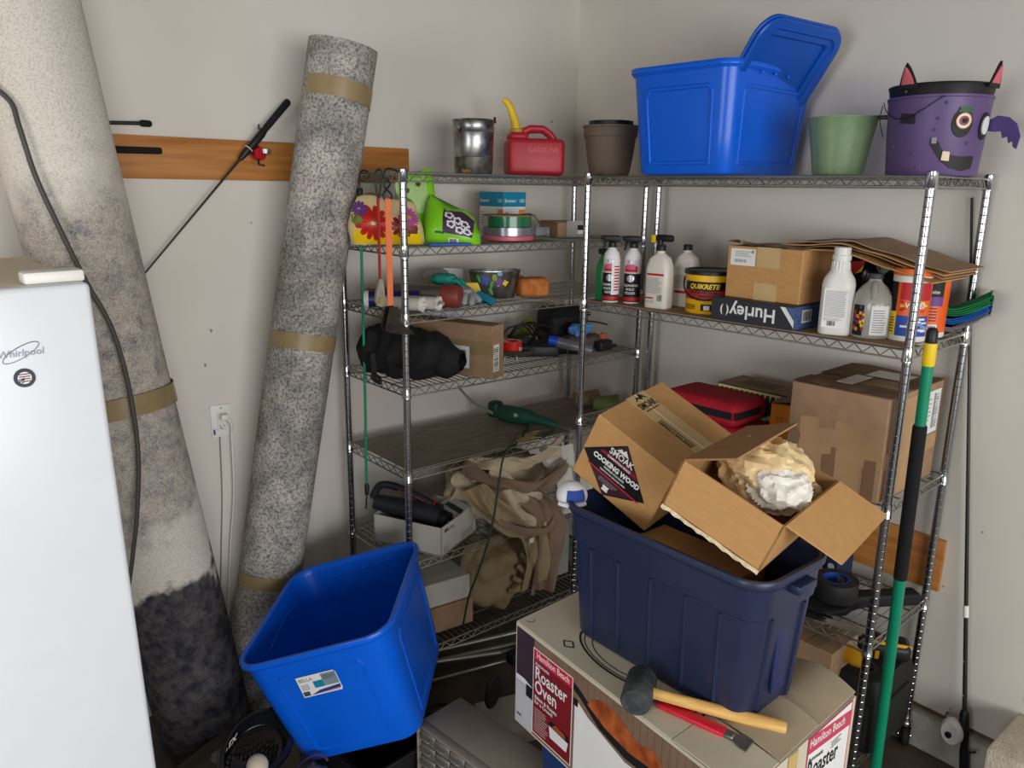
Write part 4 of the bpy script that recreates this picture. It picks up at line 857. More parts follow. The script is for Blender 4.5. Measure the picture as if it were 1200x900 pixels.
b.poly([(-.026, -.026), (-.010, -.008), (-.004, -.014), (.008, .000), (.028, -.026), (.012, -.016), (.002, -.024), (-.010, -.016)], Ot, YA, (-1, 0, 0), 0, .0008)
b.rect(-.03, -.062, .03, -.059, Ot, YA, (-1, 0, 0), 0, .0008)
for yy, n_ in ((-.035, 1), (-.018, 1)): b.rect(.10, yy, .21, yy+.003, (0, .160, ch+.0016), XA, YA, 0, .0008)
b.text('KEEPING IT REAL SINCE', .010, .155, -.030, (0, .160, ch+.0016), XA, YA, 0, .0008, 'CENTER', bold=.0004)
part('tape_print', b, M('brown_black_ink', (44, 34, 26), .7), t)
b = MB(); O = (0, -.0004, 0)
LB = [(-.001, .088), (.108, .180), (.214, .060), (.104, -.030)]
LB = [(.004, .090), (.108, .178), (.208, .064), (.104, .004)]
lx = Vector((.108-.004, .178-.090)).normalized(); ly = Vector((-lx.y, lx.x))
L0 = Vector((.104, .006)); Lc = Vector((.106, .084))
def lp(x, y): v = Lc+lx*x+ly*y; return (v.x, v.y)
b.poly([(.004, .086), (.106, .176), (.210, .070), (.104, .003)], O, XA, ZA, 0, .0006)
b.poly([(.036, .058), (.180, .056), (.104, .006)], O, XA, ZA, 1, .0009); b.poly([(.082, .150), (.150, .104), (.170, .108), (.106, .172)], O, XA, ZA, 1, .0009)
b.poly([(.030, .058), (.198, .055), (.194, .059), (.030, .062)], O, XA, ZA, 2, .0012); b.poly([(.046, .112), (.168, .110), (.158, .120), (.056, .122)], O, XA, ZA, 3, .0012)
for s_, sz, x_, z_, bd in (('SMOAK', .026, .107, .126, .0006), ('COMPETITION GRADE', .0085, .107, .113, .0003), ('COOKING WOOD', .0205, .108, .088, .0011), ('PREMIUM KILN DRIED', .0080, .108, .077, .0002), ('FIREWOOD FOR GRILLS AND OVENS', .0058, .108, .067, .0002)):
    b.text(s_, sz, x_, z_, O, XA, ZA, 4, .0018, 'CENTER', bold=bd, sx=.84)
b.poly([(.086, .146), (.098, .158), (.103, .153), (.110, .162), (.124, .146)], O, XA, ZA, 4, .0018)
b.poly([(.094, .018), (.114, .018), (.112, .026), (.114, .034), (.094, .034), (.096, .026)], O, XA, ZA, 4, .0018)
b.lines(.075, .038, .140, .052, 3, O, XA, ZA, 5, .3, .0016)
part('label', b, [M('label_black', (26, 24, 28), .4), M('label_wine', (66, 38, 46), .4, var=.2, vs=60), M('label_red', (196, 40, 64), .4), M('banner_red', (150, 30, 48), .4), white_m, grey_m], t)

# open carton with crumpled paper
OO, OI, OJ = (-.133, -1.239, 1.247), (.176, -.917, -.357), (.982, .188, .002)
TO = frame(OO, OI, OJ); w, d, h = .241, .33, .121
t = thing('open_carton', 'open brown carton with raised flaps holding crumpled packing paper', 'carton', mat=TO)
def panel(a, b_, c_, d_, th=.004, nrm=None):
    a, b_, c_, d_ = map(Vector, (a, b_, c_, d_)); n_ = (b_-a).cross(d_-a).normalized()*th
    return MB().loft([[tuple(v) for v in (a, b_, c_, d_)], [tuple(v+n_) for v in (a, b_, c_, d_)]])
part('front_panel', panel((0, 0, 0), (0, 0, h), (w, 0, h), (w, 0, 0)), card_m, t, 30)
part('back_panel', panel((0, d, 0), (w, d, 0), (w, d, h), (0, d, h)), card_i, t, 30)
part('end_panel', panel((0, 0, 0), (0, d, 0), (0, d, h), (0, 0, h)), card_i, t, 30)
part('end_panel', panel((w, 0, 0), (w, 0, h), (w, d, h), (w, d, 0)), card_m, t, 30)
part('bottom_panel', panel((0, 0, .002), (w, 0, .002), (w, d, .002), (0, d, .002)), card_i, t, 30)
iv = TO.inverted()
def wl2(v): return iv.to_3x3() @ Vector(v)
F1 = wl2((.095, -.075, -.083)); F2 = wl2((-.007, -.132, .040))
a = Vector((w, .004, h)); c = Vector((w, d-.004, h)); part('flap', panel(a, a+F1, c+F1, c), card_m, t, 30)
a = Vector((0, .004, h+.001)); c = Vector((0, d-.004, h+.001)); part('flap', panel(a, c, c+F2, a+F2), card_i, t, 30)
b = MB(); n = 30; pts = [(w*k/n, -.002-.003*math.sin(k*1.7)-.004*random.random()) for k in range(n+1)]
b.loft([[(x, -.001, .004+.001*math.sin(x*60)) for x, y in pts]+[(x, -.005, -.001+.5*y) for x, y in reversed(pts)], [(x, .002, .004+.001*math.sin(x*60)) for x, y in pts]+[(x, -.002, -.001+.5*y) for x, y in reversed(pts)]])
part('torn_edge', b, M('torn_paper', (214, 196, 160), .9, var=.2, vs=90), t, 30)
# packing paper
def crumple(nm, m_, label, cx, cy, cz, rx, ry, rz_, seed, parent=None, amp=.30):
    def fn(u):
        v = u*2.0+Vector((seed, 0, 0)); return 1+amp*(.45-1.2*abs(mnoise.noise(v)))+amp*.5*(.3-abs(mnoise.noise(v*2.2+Vector((3, seed, 0)))))+.05*(.3-abs(mnoise.noise(v*4.5)))
    b = MB(); b.sph((0, 0, 0), (rx, ry, rz_), 64, 40, fn=fn); o = solo(nm, b, m_, label, 'paper', (cx, cy, cz), ang=26); return o
pc = TO @ Vector((.125, .195, .112))
pp = M('cream_packing_paper', (236, 208, 156), .75, var=.05, vs=10, bump=.2, bs=14); pw = M('white_packing_paper', (232, 226, 214), .7, var=.03, bump=.2, bs=16)
crumple('packing_paper', pp, 'cream crumpled packing paper bulging out of the open carton', pc.x-.0, pc.y+.012, pc.z-.0, .084, .094, .070, 2.4)
pc2 = TO @ Vector((.162, .158, .108))
crumple('packing_paper', pw, 'white crumpled packing paper tucked in front of the cream sheet', pc2.x, pc2.y, pc2.z, .058, .066, .052, 7.7)
pc3 = TO @ Vector((.19, .285, .075)); crumple('packing_paper', M('buff_packing_paper', (200, 178, 132), .8), 'small buff paper wad in the corner of the open carton', pc3.x, pc3.y, pc3.z, .03, .04, .03, 4.4)
# carton lower in the tote, seen under the torn edge
t = thing('cardboard_carton', 'brown carton with dark printed end deep in the navy tote', 'carton', mat=Matrix.Translation((.006, -1.21, .815)) @ Matrix.Rotation(.0, 4, 'Z'))
part('body', MB().rbox((0, 0, .13), (.20, .30, .26), .003, 1), card_m, t, 30)
part('box_print', MB().rect(-.12, .10, .06, .25, (-.1004, 0, 0), (0, -1, 0), ZA, 0), M('label_wine', (0,)), t)
# white cap with blue patch pushed between tote and carton
t = thing('baseball_cap', 'white cap with a blue band squeezed at the tote corner', 'cap', (-.085, -.912, 1.155), .4)
part('crown', MB().sph((0, 0, 0), (.040, .040, .036), 20, 12), M('white_cotton', (226, 226, 228), .85, var=.03), t)
part('blue_band', MB().grid(lambda u, v: ((.0405+.0005)*math.cos(3.2+1.3*u)*math.cos(-.15+.75*v), .0405*math.sin(3.2+1.3*u)*math.cos(-.15+.75*v), .0405*math.sin(-.15+.75*v)), 12, 6), M('royal_blue_cotton', (44, 74, 150), .85), t)
part('brim_edge', MB().tube([(-.042*math.cos(a)-.004, -.042*math.sin(a), -.012) for a in [-.4+1.8*k/12 for k in range(13)]], .005, 6), M('white_cotton', (0,)), t)

# mallet and red-handled tool on the box
hd_ = Vector((.53, -.845, 0)).normalized(); pr_ = Vector((-.845, -.53, 0)).normalized()
TM = frame((-.205, -1.265, .8345), hd_, -pr_)
t = thing('rubber_mallet', 'black rubber mallet with a wooden handle lying on the roaster box', 'mallet', mat=TM)
part('head', MB().lathe([(0, -.05), (.030, -.05), (.0335, -.045), (.0335, .045), (.030, .05), (0, .05)], 28, T=Matrix.Rotation(PI/2, 4, 'X'), caps=(False, False)), M('worn_rubber', (66, 70, 70), .75, col2=(44, 47, 48), vs=40, bump=.15), t)
part('handle', MB().tube([(.02, 0, 0), (.06, 0, -.003), (.15, 0, -.010), (.24, 0, -.016), (.305, 0, -.0195), (.312, 0, -.020)], [.0125, .0125, .0135, .0145, .0145, .011], 14, flat=.85), M('ash_handle', (226, 182, 106), .5, col2=(204, 156, 84), vs=14, stretch=(1, 8, 8)), t)
TS = frame((-.165, -1.345, .8075), (.20, -.98, 0), (.98, .20, 0))
t = thing('paint_scraper', 'red-handled scraper under the mallet handle', 'scraper', mat=TS)
part('handle', MB().rbox((.03, 0, 0), (.16, .030, .012), .005, 2), M('red_plastic', (206, 30, 52), .4), t)
part('blade', MB().prism([(.11, -.012), (.13, -.013), (.15, -.024), (.165, -.026), (.165, .024), (.15, .022), (.13, .013), (.11, .012)], .004, (0, 0, -.004)), M('grey_blade', (120, 118, 112), .4, .7), t)
part('ferrule', MB().rbox((.117, 0, -.001), (.024, .024, .010), .003, 1), M('grey_blade', (0,)), t)
# ------------------------------------------------------------------ back unit, second tier: bags, bulb boxes, ribbon spools
def lth(name, label, cat, x, y, lvl, rz=0, dz=0, group=None): return thing(name, label, cat, (x, y, SL[lvl]+.0015+dz), rz, group)
def bag_fn(w, d, h, seed, amp=.10, lean=0, slump=0):
    sl = lambda x: 1-slump*min(1, max(0, (x+.04)/.13))
    def ring(z, k):
        f = z/h; ww = w*(1-.42*max(0, f-.25)**1.7); dd = d*(max(.10, math.sin(PI*min(.97, .18+.80*f))**.7)); out = []
        for j in range(40):
            a = 2*PI*j/40; c, s_ = math.cos(a), math.sin(a); x = math.copysign(abs(c)**.6, c)*ww/2; y = math.copysign(abs(s_)**.8, s_)*dd/2
            n_ = 1+amp*mnoise.noise(Vector((x*14+seed, y*14, z*16)))
            out.append((x*n_, y*n_+lean*f, z*sl(x)+f*f*h*.35*mnoise.noise(Vector((x*9+seed, y*5, 2)))))
        return out
    return ring
def soilbag(t, m, w, d, h, seed, lean=0, slump=0):
    sl = lambda x: 1-slump*min(1, max(0, (x+.04)/.13))
    rg = bag_fn(w, d, h, seed, lean=lean, slump=slump); part('bag', MB().loft([rg(h*k/14, k) for k in range(15)]), m, t, 60)
    def P(x, z, off=.002):
        f = z/h; dd = d*(max(.10, math.sin(PI*min(.97, .18+.80*f))**.7)); ww = w*(1-.42*max(0, f-.25)**1.7)
        c = min(.999, abs(x)/(ww/2))**(1/.6); s_ = math.sqrt(max(0, 1-c*c))**.8; y = -s_*dd/2
        n_ = 1+.10*mnoise.noise(Vector((x*14+seed, y*14, z*16)))
        return (x*n_, y*n_+lean*f-off, z*sl(x)+f*f*h*.35*mnoise.noise(Vector((x*9+seed, y*5, 2))))
    return P
def petals(P, cx, cz, r, n, m, core=None, off=.003, inner=.25, wid=.85, sub=6):
    b = MB()
    for k in range(n):
        a0 = 2*PI*k/n
        for s0 in range(sub):
            f0, f1 = s0/sub, (s0+1)/sub
            def hw(f): return wid*PI/n*math.sin(PI*min(1, f*.85+.1))**.6*1.2
            def pt(f, sg): rr = r*(inner+(1-inner)*f); a = a0+sg*hw(f); return P(cx+rr*math.cos(a), cz+rr*math.sin(a), off)
            b.add([pt(f0, -1), pt(f0, 1), pt(f1, 1), pt(f1, -1)], [(0, 1, 2, 3)])
    return b
t = lth('soil_bag', 'yellow and cream soil bag printed with red and mauve flowers', 'bag', .015, .135, 1, -.50)
P = soilbag(t, M('cream_film', (226, 202, 150), .3, var=.05), .255, .15, .165, 1.3, slump=.12)
def band(P, x0, x1, z0, z1, off=.0025, n=24, m=6):
    b = MB(); b.grid(lambda u, v: P(x0+(x1-x0)*u, z0+(z1-z0)*v, off), n, m); return b
part('yellow_print', band(P, -.115, .115, .004, .050), M('glossy_yellow_film', (244, 204, 20), .25, var=.05), t, 60)
part('flower_print', petals(P, -.045, .078, .062, 13, None, inner=.12), M('red_petal', (196, 36, 24), .4, var=.15, vs=40), t, 60)
part('flower_print', petals(P, .052, .074, .045, 11, None, off=.0028, inner=.1), M('dark_red_petal', (150, 34, 24), .4, var=.15, vs=40), t, 60)
part('flower_print', petals(P, .074, .112, .036, 15, None, off=.0042, inner=.1), M('mauve_petal', (186, 84, 160), .4, var=.12, vs=40), t, 60)
part('flower_centre', petals(P, .074, .112, .009, 8, None, off=.0052, inner=.0, wid=1), M('gold_core', (206, 160, 60), .5), t, 60)
part('flower_print', petals(P, -.088, .125, .026, 12, None, off=.0042, inner=.1), M('violet_petal', (104, 60, 130), .4, var=.12, vs=40), t, 60)
part('leaf_print', petals(P, -.098, .088, .020, 3, None, off=.0035, inner=.1), M('leaf_green', (96, 140, 60), .5), t, 60)
part('brown_print', band(P, .06, .10, .045, .07, .0036), M('brown_soil_print', (110, 56, 40), .5), t, 60)
t = lth('soil_bag', 'pale green upright bag with two small round pictures behind the flower bag', 'bag', .175, .20, 1, -.2)
P = soilbag(t, M('lime_film', (132, 210, 34), .3, var=.06), .165, .10, .232, 5.1)
part('pale_panel', band(P, -.075, .03, .10, .215), M('pale_green_film', (172, 206, 132), .4, var=.05), t, 60)
for cx, cz in ((-.045, .178), (.0, .196)): part('round_picture', petals(P, cx, cz, .010, 10, None, off=.004, inner=0, wid=1), M('brown_photo_print', (96, 70, 46), .5), t, 60)
t = lth('soil_bag', 'lime green potting bag with white and purple pansies and a barcode', 'bag', .225, .045, 1, -.75)
P = soilbag(t, M('lime_film', (0,)), .20, .125, .168, 9.7, lean=.03, slump=.55)
bp_ = MB(); part('pansy_panel', band(P, -.025, .080, .045, .150), M('plum_print', (70, 44, 70), .4, var=.2, vs=50), t, 60)
for cx, cz in ((-.004, .122), (.026, .105), (.052, .100), (.035, .068), (.062, .070), (.004, .085)):
    part('pansy_print', petals(P, cx, cz, .017, 5, None, off=.0045, inner=.1, wid=.9), M('pansy_white', (232, 226, 230), .5), t, 60)
    part('pansy_centre', petals(P, cx, cz, .009, 5, None, off=.0055, inner=.1, wid=.7), M('pansy_plum', (40, 26, 46), .5), t, 60)
b = band(P, -.005, .030, .008, .028, .003, 4, 2); part('barcode_patch', b, white_m, t, 60)
b = MB()
for k in range(7): b.grid(lambda u, v: P(.0+.0035*k+.002*u, .010+.015*v, .004), 1, 2)
part('barcode', b, black_m, t)
part('brand_patch', band(P, -.05, -.02, .04, .048, .003, 4, 1), M('dark_green_ink', (24, 90, 50), .5), t, 60)
solo('flat_packet', MB().rbox((0, 0, .004), (.15, .07, .008), .003, 1), M('blue_packet', (30, 90, 190), .4), 'thin blue packet under the green potting bag at the shelf edge', 'packet', (.16, .015, SL[1]+.0015), -.3)
bpy.data.objects['flat_packet'].location = (.17, -.012, SL[1]+.0015)
# LED boxes
def ledbox(x, y, w, d, h, rz, label, dz=0, small=False):
    t = lth('light_bulb_box', label, 'box', x, y, 1, rz, dz)
    part('body', MB().rbox((0, 0, h/2), (w, d, h), .002, 1), teal_m if small else white_m, t, 30)
    for nm, O, U, hw in (('front_print', (0, -d/2-.0003, 0), XA, w/2), ('side_print', (-w/2-.0003, 0, 0), (0, -1, 0), d/2)):
        b = MB()
        if not small: b.rect(-hw, h*.68, hw, h, O, U, ZA, 0, .0003)
        b.text('Ecosmart', .017 if not small else .010, -hw+.006, h*.78 if not small else h*.5, O, U, ZA, 1, .0008, bold=.0003, sx=.9); b.text('LED', .016 if not small else .009, hw-.006, h*.78 if not small else h*.5, O, U, ZA, 1, .0008, 'RIGHT', bold=.0002)
        if not small:
            b.rect(hw-.035, h*.52, hw-.002, h*.62, O, U, ZA, 2, .0005); b.lines(-hw+.008, h*.30, -hw+.03, h*.6, 5, O, U, ZA, 3, .35, .0006)
            if nm == 'front_print': b.disc(hw-.025, h*.22, .010, O, U, ZA, 2, .0006, 14, 1.3); b.tube([(hw-.025+.014*math.cos(a), O[1]-.001, h*.38+.02*math.sin(a)) for a in [PI*k/10 for k in range(11)]], .0012, 5)
        part(nm, b, [teal_m, white_m, M('pale_orange_print', (226, 150, 76), .5), grey_m], t)
ledbox(.66, .30, .115, .155, .178, .0, 'teal and white light bulb box standing at the back of the shelf')
ledbox(.60, .165, .075, .055, .085, -.1, 'small teal light bulb box in front of the larger one', small=True)
# ribbon spools, stacked
sx_, sy_ = .53, .105
t = lth('ribbon_spool', 'pink ribbon spool at the bottom of the stack', 'spool', sx_, sy_, 1)
part('ribbon', MB().lathe([(.02, .002), (.097, .002), (.099, .004), (.099, .018), (.097, .020), (.02, .020)], 40, caps=(True, True)), M('pink_ribbon', (206, 100, 116), .4, var=.08), t)
t = lth('ribbon_spool', 'silver grey tape spool with a loose end in the middle of the stack', 'spool', sx_+.005, sy_+.004, 1, 0, .0205)
part('tape', MB().lathe([(.02, 0), (.098, 0), (.098, .029), (.02, .029)], 40), M('silver_ribbon', (150, 152, 158), .25, .6, var=.08, vs=30), t)
part('loose_end', MB().prism([(0, 0), (.035, 0), (.06, 0), (.06, .030), (.0, .030)], .003, (.070, -.078, -.001), Vector((.95, .05, 0)).normalized(), ZA).rbox((.139, -.073, .011), (.012, .01, .038), .003, 1), M('silver_ribbon', (0,)), t)
t = lth('ribbon_spool', 'green ribbon spool with a brown cardboard flange on top of the stack', 'spool', sx_+.012, sy_+.006, 1, 0, .0505)
part('ribbon', MB().lathe([(.02, 0), (.084, 0), (.084, .040), (.02, .040)], 40), M('green_ribbon', (34, 112, 72), .25, var=.1, vs=30, coat=.3), t)
part('flange', MB().lathe([(0, .040), (.100, .040), (.100, .0445), (0, .0445)], 40), M('brown_flange', (146, 110, 66), .8, var=.1), t)
part('loose_ribbon', MB().tube([(.0, -.06, .047), (.05, -.05, .050), (.09, -.03, .045), (.13, -.01, .028), (.155, .0, .008)], .0022, 6), M('green_ribbon', (0,)), t)
t = lth('open_box', 'small grey and brown open box at the shelf end beside the spools', 'box', .90, .19, 1, -.25)
part('body', MB().rbox((0, 0, .030), (.14, .16, .060), .002, 1), card_d, t, 30)
part('grey_face', MB().rbox((.02, -.082, .034), (.10, .003, .066), .001, 1), M('grey_card', (170, 166, 158), .7), t)
part('logo_print', MB().rect(0, .03, .03, .05, (0.02, -.0838, 0), XA, ZA, 0).rect(0, .015, .03, .03, (.02, -.0838, 0), XA, ZA, 1), [black_m, white_m], t)
part('flap', MB().rbox((-.02, 0, .0625), (.13, .15, .003), .001, 1), card_d, t)
t = lth('small_pot', 'small maroon flower pot beside the carpet roll', 'plant pot', .045, .325, 1)
part('pot', MB().lathe([(0, 0), (.032, 0), (.042, .06), (.046, .062), (.046, .075), (.040, .075), (.03, .006), (0, .006)], 24, caps=(False, False)), M('maroon_plastic', (96, 50, 50), .5), t)
# ------------------------------------------------------------------ third tier: tubes, gloves, painted tub, sponge
orc = M('orange_rope', (222, 84, 36), .7, var=.08)
t = lth('orange_cord_coil', 'coil of orange extension cord at the back of the shelf', 'cord', .13, .33, 2)
b = MB(); pth = []
for k in range(140): a = k/140*2*PI*5; pth.append(((.072+.006*math.sin(k*.6))*math.cos(a)*1.15, (.068+.006*math.cos(k*.5))*math.sin(a)*.9, .006+.036*(k/140)+.004*math.sin(a*2.3)))
b.tube(pth, .0055, 6); part('cord', b, orc, t, 70)
part('plug', MB().rbox((.02, -.06, .052), (.04, .022, .02), .006, 2).cyl((.04, -.06, .052), (.056, -.06, .052), .003, 6), M('red_plug', (206, 50, 30), .5), t)
t = lth('spray_can', 'dark blue tube with a white cap lying behind the shelf post', 'tube', .045, .165, 2, -.55)
Rx = Matrix.Translation((0, 0, .031)) @ Matrix.Rotation(PI/2, 4, 'Y')
part('tube', MB().lathe([(0, -.08), (.0295, -.08), (.0295, .10), (0, .10)], 24, T=Rx), M('navy_tube', (28, 40, 96), .35), t)
part('cap', MB().lathe([(0, -.095), (.026, -.095), (.0305, -.088), (.0305, -.078), (0, -.078)], 24, T=Rx), white_m, t)
t = lth('metal_canister', 'grey metal canister with a rust-red plastic end lying on the shelf', 'canister', .165, .115, 2, -.95)
Rx = Matrix.Translation((0, 0, .041)) @ Matrix.Rotation(PI/2, 4, 'Y')
part('tube', MB().lathe([(0, -.14), (.036, -.14), (.038, -.13), (.038, .07), (0, .07)], 28, T=Rx), M('dull_metal', (140, 136, 128), .35, .8, var=.1), t)
part('end_cap', MB().lathe([(0, .060), (.0405, .060), (.041, .066), (.041, .118), (.036, .128), (.02, .130), (0, .128)], 28, T=Rx), M('rust_red_plastic', (128, 56, 44), .5), t)
for k, (x, y, lab) in enumerate(((.058, .045, 'white caulking tube beside the shelf post'), (.118, .030, 'white caulking tube with its nozzle pointing at the shelf edge'))):
    t = lth('caulk_tube', lab, 'caulk tube', x, y, 2, -.95, group='caulking tubes')
    Rx = Matrix.Translation((0, 0, .026)) @ Matrix.Rotation(PI/2, 4, 'Y')
    part('tube', MB().lathe([(0, -.10), (.023, -.10), (.023, .03), (0, .03)], 22, T=Rx), M('pale_tube', (206, 200, 190), .4), t)
    part('end_plug', MB().lathe([(0, .030), (.0255, .030), (.0255, .040), (.021, .041), (.019, .035), (0, .034)], 22, T=Rx), whitepl, t)
    if k: part('nozzle', MB().tube([(.035, 0, .026), (.055, -.02, .030), (.062, -.06, .027)], [.011, .008, .006], 10), whitepl, t)
    else: part('nozzle', MB().cyl((.035, 0, .026), (.052, 0, .026), .008, 10), whitepl, t)
t = lth('clear_roll_bag', 'clear plastic bag holding a tan tape roll on the shelf', 'bag', .365, .345, 2, -.5)
part('bag', lump((0, 0, .055), (.055, .05, .055), 4, .12, flatb=.001), M('clear_film', (196, 192, 184), .25, var=.04, trans=.5), t, 60)
part('roll', MB().lathe([(.02, -.02), (.042, -.02), (.042, .02), (.02, .02), (.02, -.02)], 28, caps=(False, False), T=Matrix.Translation((0, -.03, .046)) @ Matrix.Rotation(1.35, 4, 'X')), M('tan_roll', (190, 160, 110), .5), t)
t = lth('white_card', 'upright white card behind the teal work gloves', 'card', .425, .335, 2, -.25)
part('card', MB().prism([(-.055, 0), (.055, 0), (.055, .095), (.048, .103), (-.055, .108)], .002, (0, 0, 0), XA, ZA), M('grey_white_card', (200, 198, 194), .6), t)
def finger(b, p0, p1, r, bend=.01):
    p0, p1 = Vector(p0), Vector(p1); m_ = (p0+p1)/2+Vector((0, 0, bend)); b.tube([tuple(p0), tuple(m_), tuple(p1+(m_-p1)*.1), tuple(p1)], [r, r*1.05, r*.85, r*.35], 8)
tealg = M('teal_glove', (14, 140, 122), .6, var=.1, vs=30)
t = lth('work_glove', 'teal rubber gloves crumpled on top of the metal canister', 'glove', .30, .20, 2, -.5, .06)
b = lump((0, 0, .022), (.05, .032, .022), 11, .15)
for k in range(8): finger(b, (.02+.008*(k % 3), -.02+.006*k, .02+.006*(k % 2)), (.075+.012*math.sin(k), -.030+.008*k, -.012-.018*(k % 2)), .0095, .012)
part('glove', b, tealg, t, 60)
part('support', MB().rbox((.0, .02, -.03), (.07, .06, .056), .006, 2), M('dark_red_box', (120, 30, 40), .5), t)
t = lth('seed_box', 'yellow box with a red oval logo lying on the shelf', 'box', .425, .205, 2, -.35)
part('body', MB().rbox((0, 0, .032), (.14, .07, .064), .002, 1), M('yellow_box_card', (228, 196, 40), .5), t, 30)
b = MB(); O = (0, -.0354, 0); b.disc(-.03, .042, .024, O, XA, ZA, 0, .0005, 24, .55); b.text('FEED', .014, -.03, .037, O, XA, ZA, 1, .001, 'CENTER', bold=.0004); b.poly([(.03, .01), (.068, .01), (.068, .05)], O, XA, ZA, 1)
part('box_print', b, [red_m, white_m], t)
greyg = M('grey_glove_knit', (150, 152, 152), .75, var=.08, vs=40, bump=.1)
t = lth('work_glove', 'grey work glove draped over the shelf edge with its fingers forward', 'glove', .285, .06, 2, -.6)
b = lump((-.005, .01, .035), (.048, .04, .034), 15, .12, flatb=.002)
for k in range(4): finger(b, (-.03+.02*k, -.005, .05-.004*abs(k-1)), (-.055+.028*k, -.066-.006*math.sin(k*2), .013), .0125, .006)
finger(b, (.03, .01, .04), (.062, -.03, .02), .012, .004)
part('glove', b, greyg, t, 60)
t = lth('teal_rag', 'teal rag beside the grey glove', 'rag', .372, .050, 2, -.3)
part('rag', MB().grid(lambda u, v: (-.03+.065*u, -.045+.08*v, .030*(1-v)*0+.028*v+.008*math.sin(u*7+v*5)+.010), 12, 10).grid(lambda u, v: (-.03+.065*u, -.045+.08*v, .001+.020*v+.006*math.sin(u*7+v*5)+.004), 12, 10), M('teal_cotton', (40, 134, 160), .85), t, 60)
t = lth('painted_tub', 'galvanised oval tub painted with bright flowers on the wire shelf', 'tub', .515, .165, 2, -.35)
def ovr(r, z, k=1): return [((.102+r)*math.cos(a)*1, (.055+r)*math.sin(a), z) for a in [2*PI*j/48 for j in range(48)]]
part('tub', MB().loft([ovr(-.022, 0), ovr(-.020, .002), ovr(-.008, .06), ovr(.003, .104), ovr(.006, .106), ovr(.006, .110), ovr(.0, .110), ovr(-.011, .06), ovr(-.024, .004)], (True, True)), galv, t, 40)
def ontub(a, z, off=.0015):
    r = -.020+.023*z/.104+off; return Vector(((.102+r)*math.cos(a), (.055+r)*math.sin(a), z))
def blob(a, z, rx, rz_, n, m_, rot=0, nm='painted_flower', lob=0):
    b = MB(); c = ontub(a, z, .002); T_ = (ontub(a+.02, z)-ontub(a-.02, z)).normalized()
    pts = []
    for k in range(26):
        q_ = 2*PI*k/26; k_ = 1+lob*math.cos(n*q_); x = rx*k_*math.cos(q_); y = rz_*k_*math.sin(q_); x, y = x*math.cos(rot)-y*math.sin(rot), x*math.sin(rot)+y*math.cos(rot)
        pts.append(tuple(c+T_*x+Vector((0, 0, y))+Vector((0, .0, 0))))
    b.add(pts+[tuple(c+(c-Vector((0, 0, c.z))).normalized()*.002)], [(k, (k+1) % 26, 26) for k in range(26)]); part(nm, b, m_, t, 60)
F0 = -PI/2
blob(F0-.55, .075, .016, .018, 5, blue_m, 0, lob=.2); blob(F0-.55, .075, .005, .005, 5, yellow_m)
blob(F0+.05, .065, .016, .012, 5, purple_m, .3, lob=.25); blob(F0+.28, .062, .013, .010, 4, yellow_m, .2, lob=.25); blob(F0-.02, .055, .006, .006, 4, yellow_m)
blob(F0-.85, .08, .006, .017, 2, green_m, .4, 'painted_leaf'); blob(F0-.30, .055, .006, .016, 2, green_m, -.2, 'painted_leaf'); blob(F0-.32, .03, .006, .016, 2, green_m, .5, 'painted_leaf'); blob(F0+.02, .098, .011, .008, 3, M('pale_blue_paint', (120, 176, 206), .5), 0)
blob(F0-.18, .085, .010, .014, 3, M('olive_paint', (150, 150, 50), .5), 0, 'painted_leaf')
part('side_handle', MB().tube([(.100, .012, .085), (.116, .010, .080), (.116, -.010, .080), (.100, -.012, .085)], .003, 6), galv, t)
t = lth('sponge', 'thick orange-brown sponge block at the shelf front', 'sponge', .665, .115, 2, -.28)
b = MB().rbox((0, 0, .038), (.125, .085, .074), .018, 4); b.v = [tuple(Vector(p)*(1+.03*mnoise.noise(Vector(p)*40))) for p in b.v]
part('sponge', b, M('sponge_foam', (206, 132, 66), .95, col2=(176, 92, 44), vs=30, bump=.5, bs=140, det=5), t, 60)
# ------------------------------------------------------------------ fourth tier: black bag, cartons, tools
t = lth('black_duffel_bag', 'slumped black fabric bag spilling over the shelf edge', 'bag', .112, .122, 3, -1.10)
def duff(u, v):
    a = 2*PI*u; f = v
    r = .092*(1-.62*max(0, 2*f-1)**2.2-.35*max(0, 1-2*f)**4)*(1+.22*mnoise.noise(Vector((math.cos(a)*1.6, math.sin(a)*1.6, f*6)))+.045*math.sin(f*22+a*2+2*math.sin(a))+.035*math.sin(f*41-a*3+3*math.sin(a*2)))
    x = -.205+.40*f; z = .092+r*math.sin(a)*1.05-(.015*f if math.sin(a) > 0 else 0); y = r*1.02*math.cos(a)
    return (x, y, max(.004-(.012 if y < -.10 else 0), z-.020*max(0, f-.6)))
part('bag', MB().grid(duff, 64, 80), M('black_fabric', (26, 26, 27), .85, var=.12, vs=40, bump=.2, bs=40), t, 60)
b = MB(); b.tube([(-.10+.0*k, -.115-.004*math.sin(k), .10-.012*k) for k in range(9)], .010, 6, flat=.3); b.tube([(-.10+.03*math.sin(k*.35), -.118, .006-.004*k*(k < 5)+.006*(k-5)*(k >= 5)) for k in range(10)], .007, 6, flat=.4)
part('strap', b, M('black_webbing', (22, 24, 24), .8), t)
part('zip', MB().tube([(-.02+.022*k, -.10-.012*math.sin(k*.5), .055+.006*math.sin(k)) for k in range(8)], .002, 5), black_pl, t)
t = lth('plastic_sheet', 'white plastic panel standing behind the black bag', 'panel', .335, .27, 3, -.3)
part('panel', MB().rbox((0, 0, .105), (.17, .012, .21), .005, 2), M('bluish_white_plastic', (206, 206, 216), .5), t)
part('ridge', MB().tube([(.06, -.0075, .02), (-.04, -.0075, .20)], .003, 6), M('bluish_white_plastic', (0,)), t)
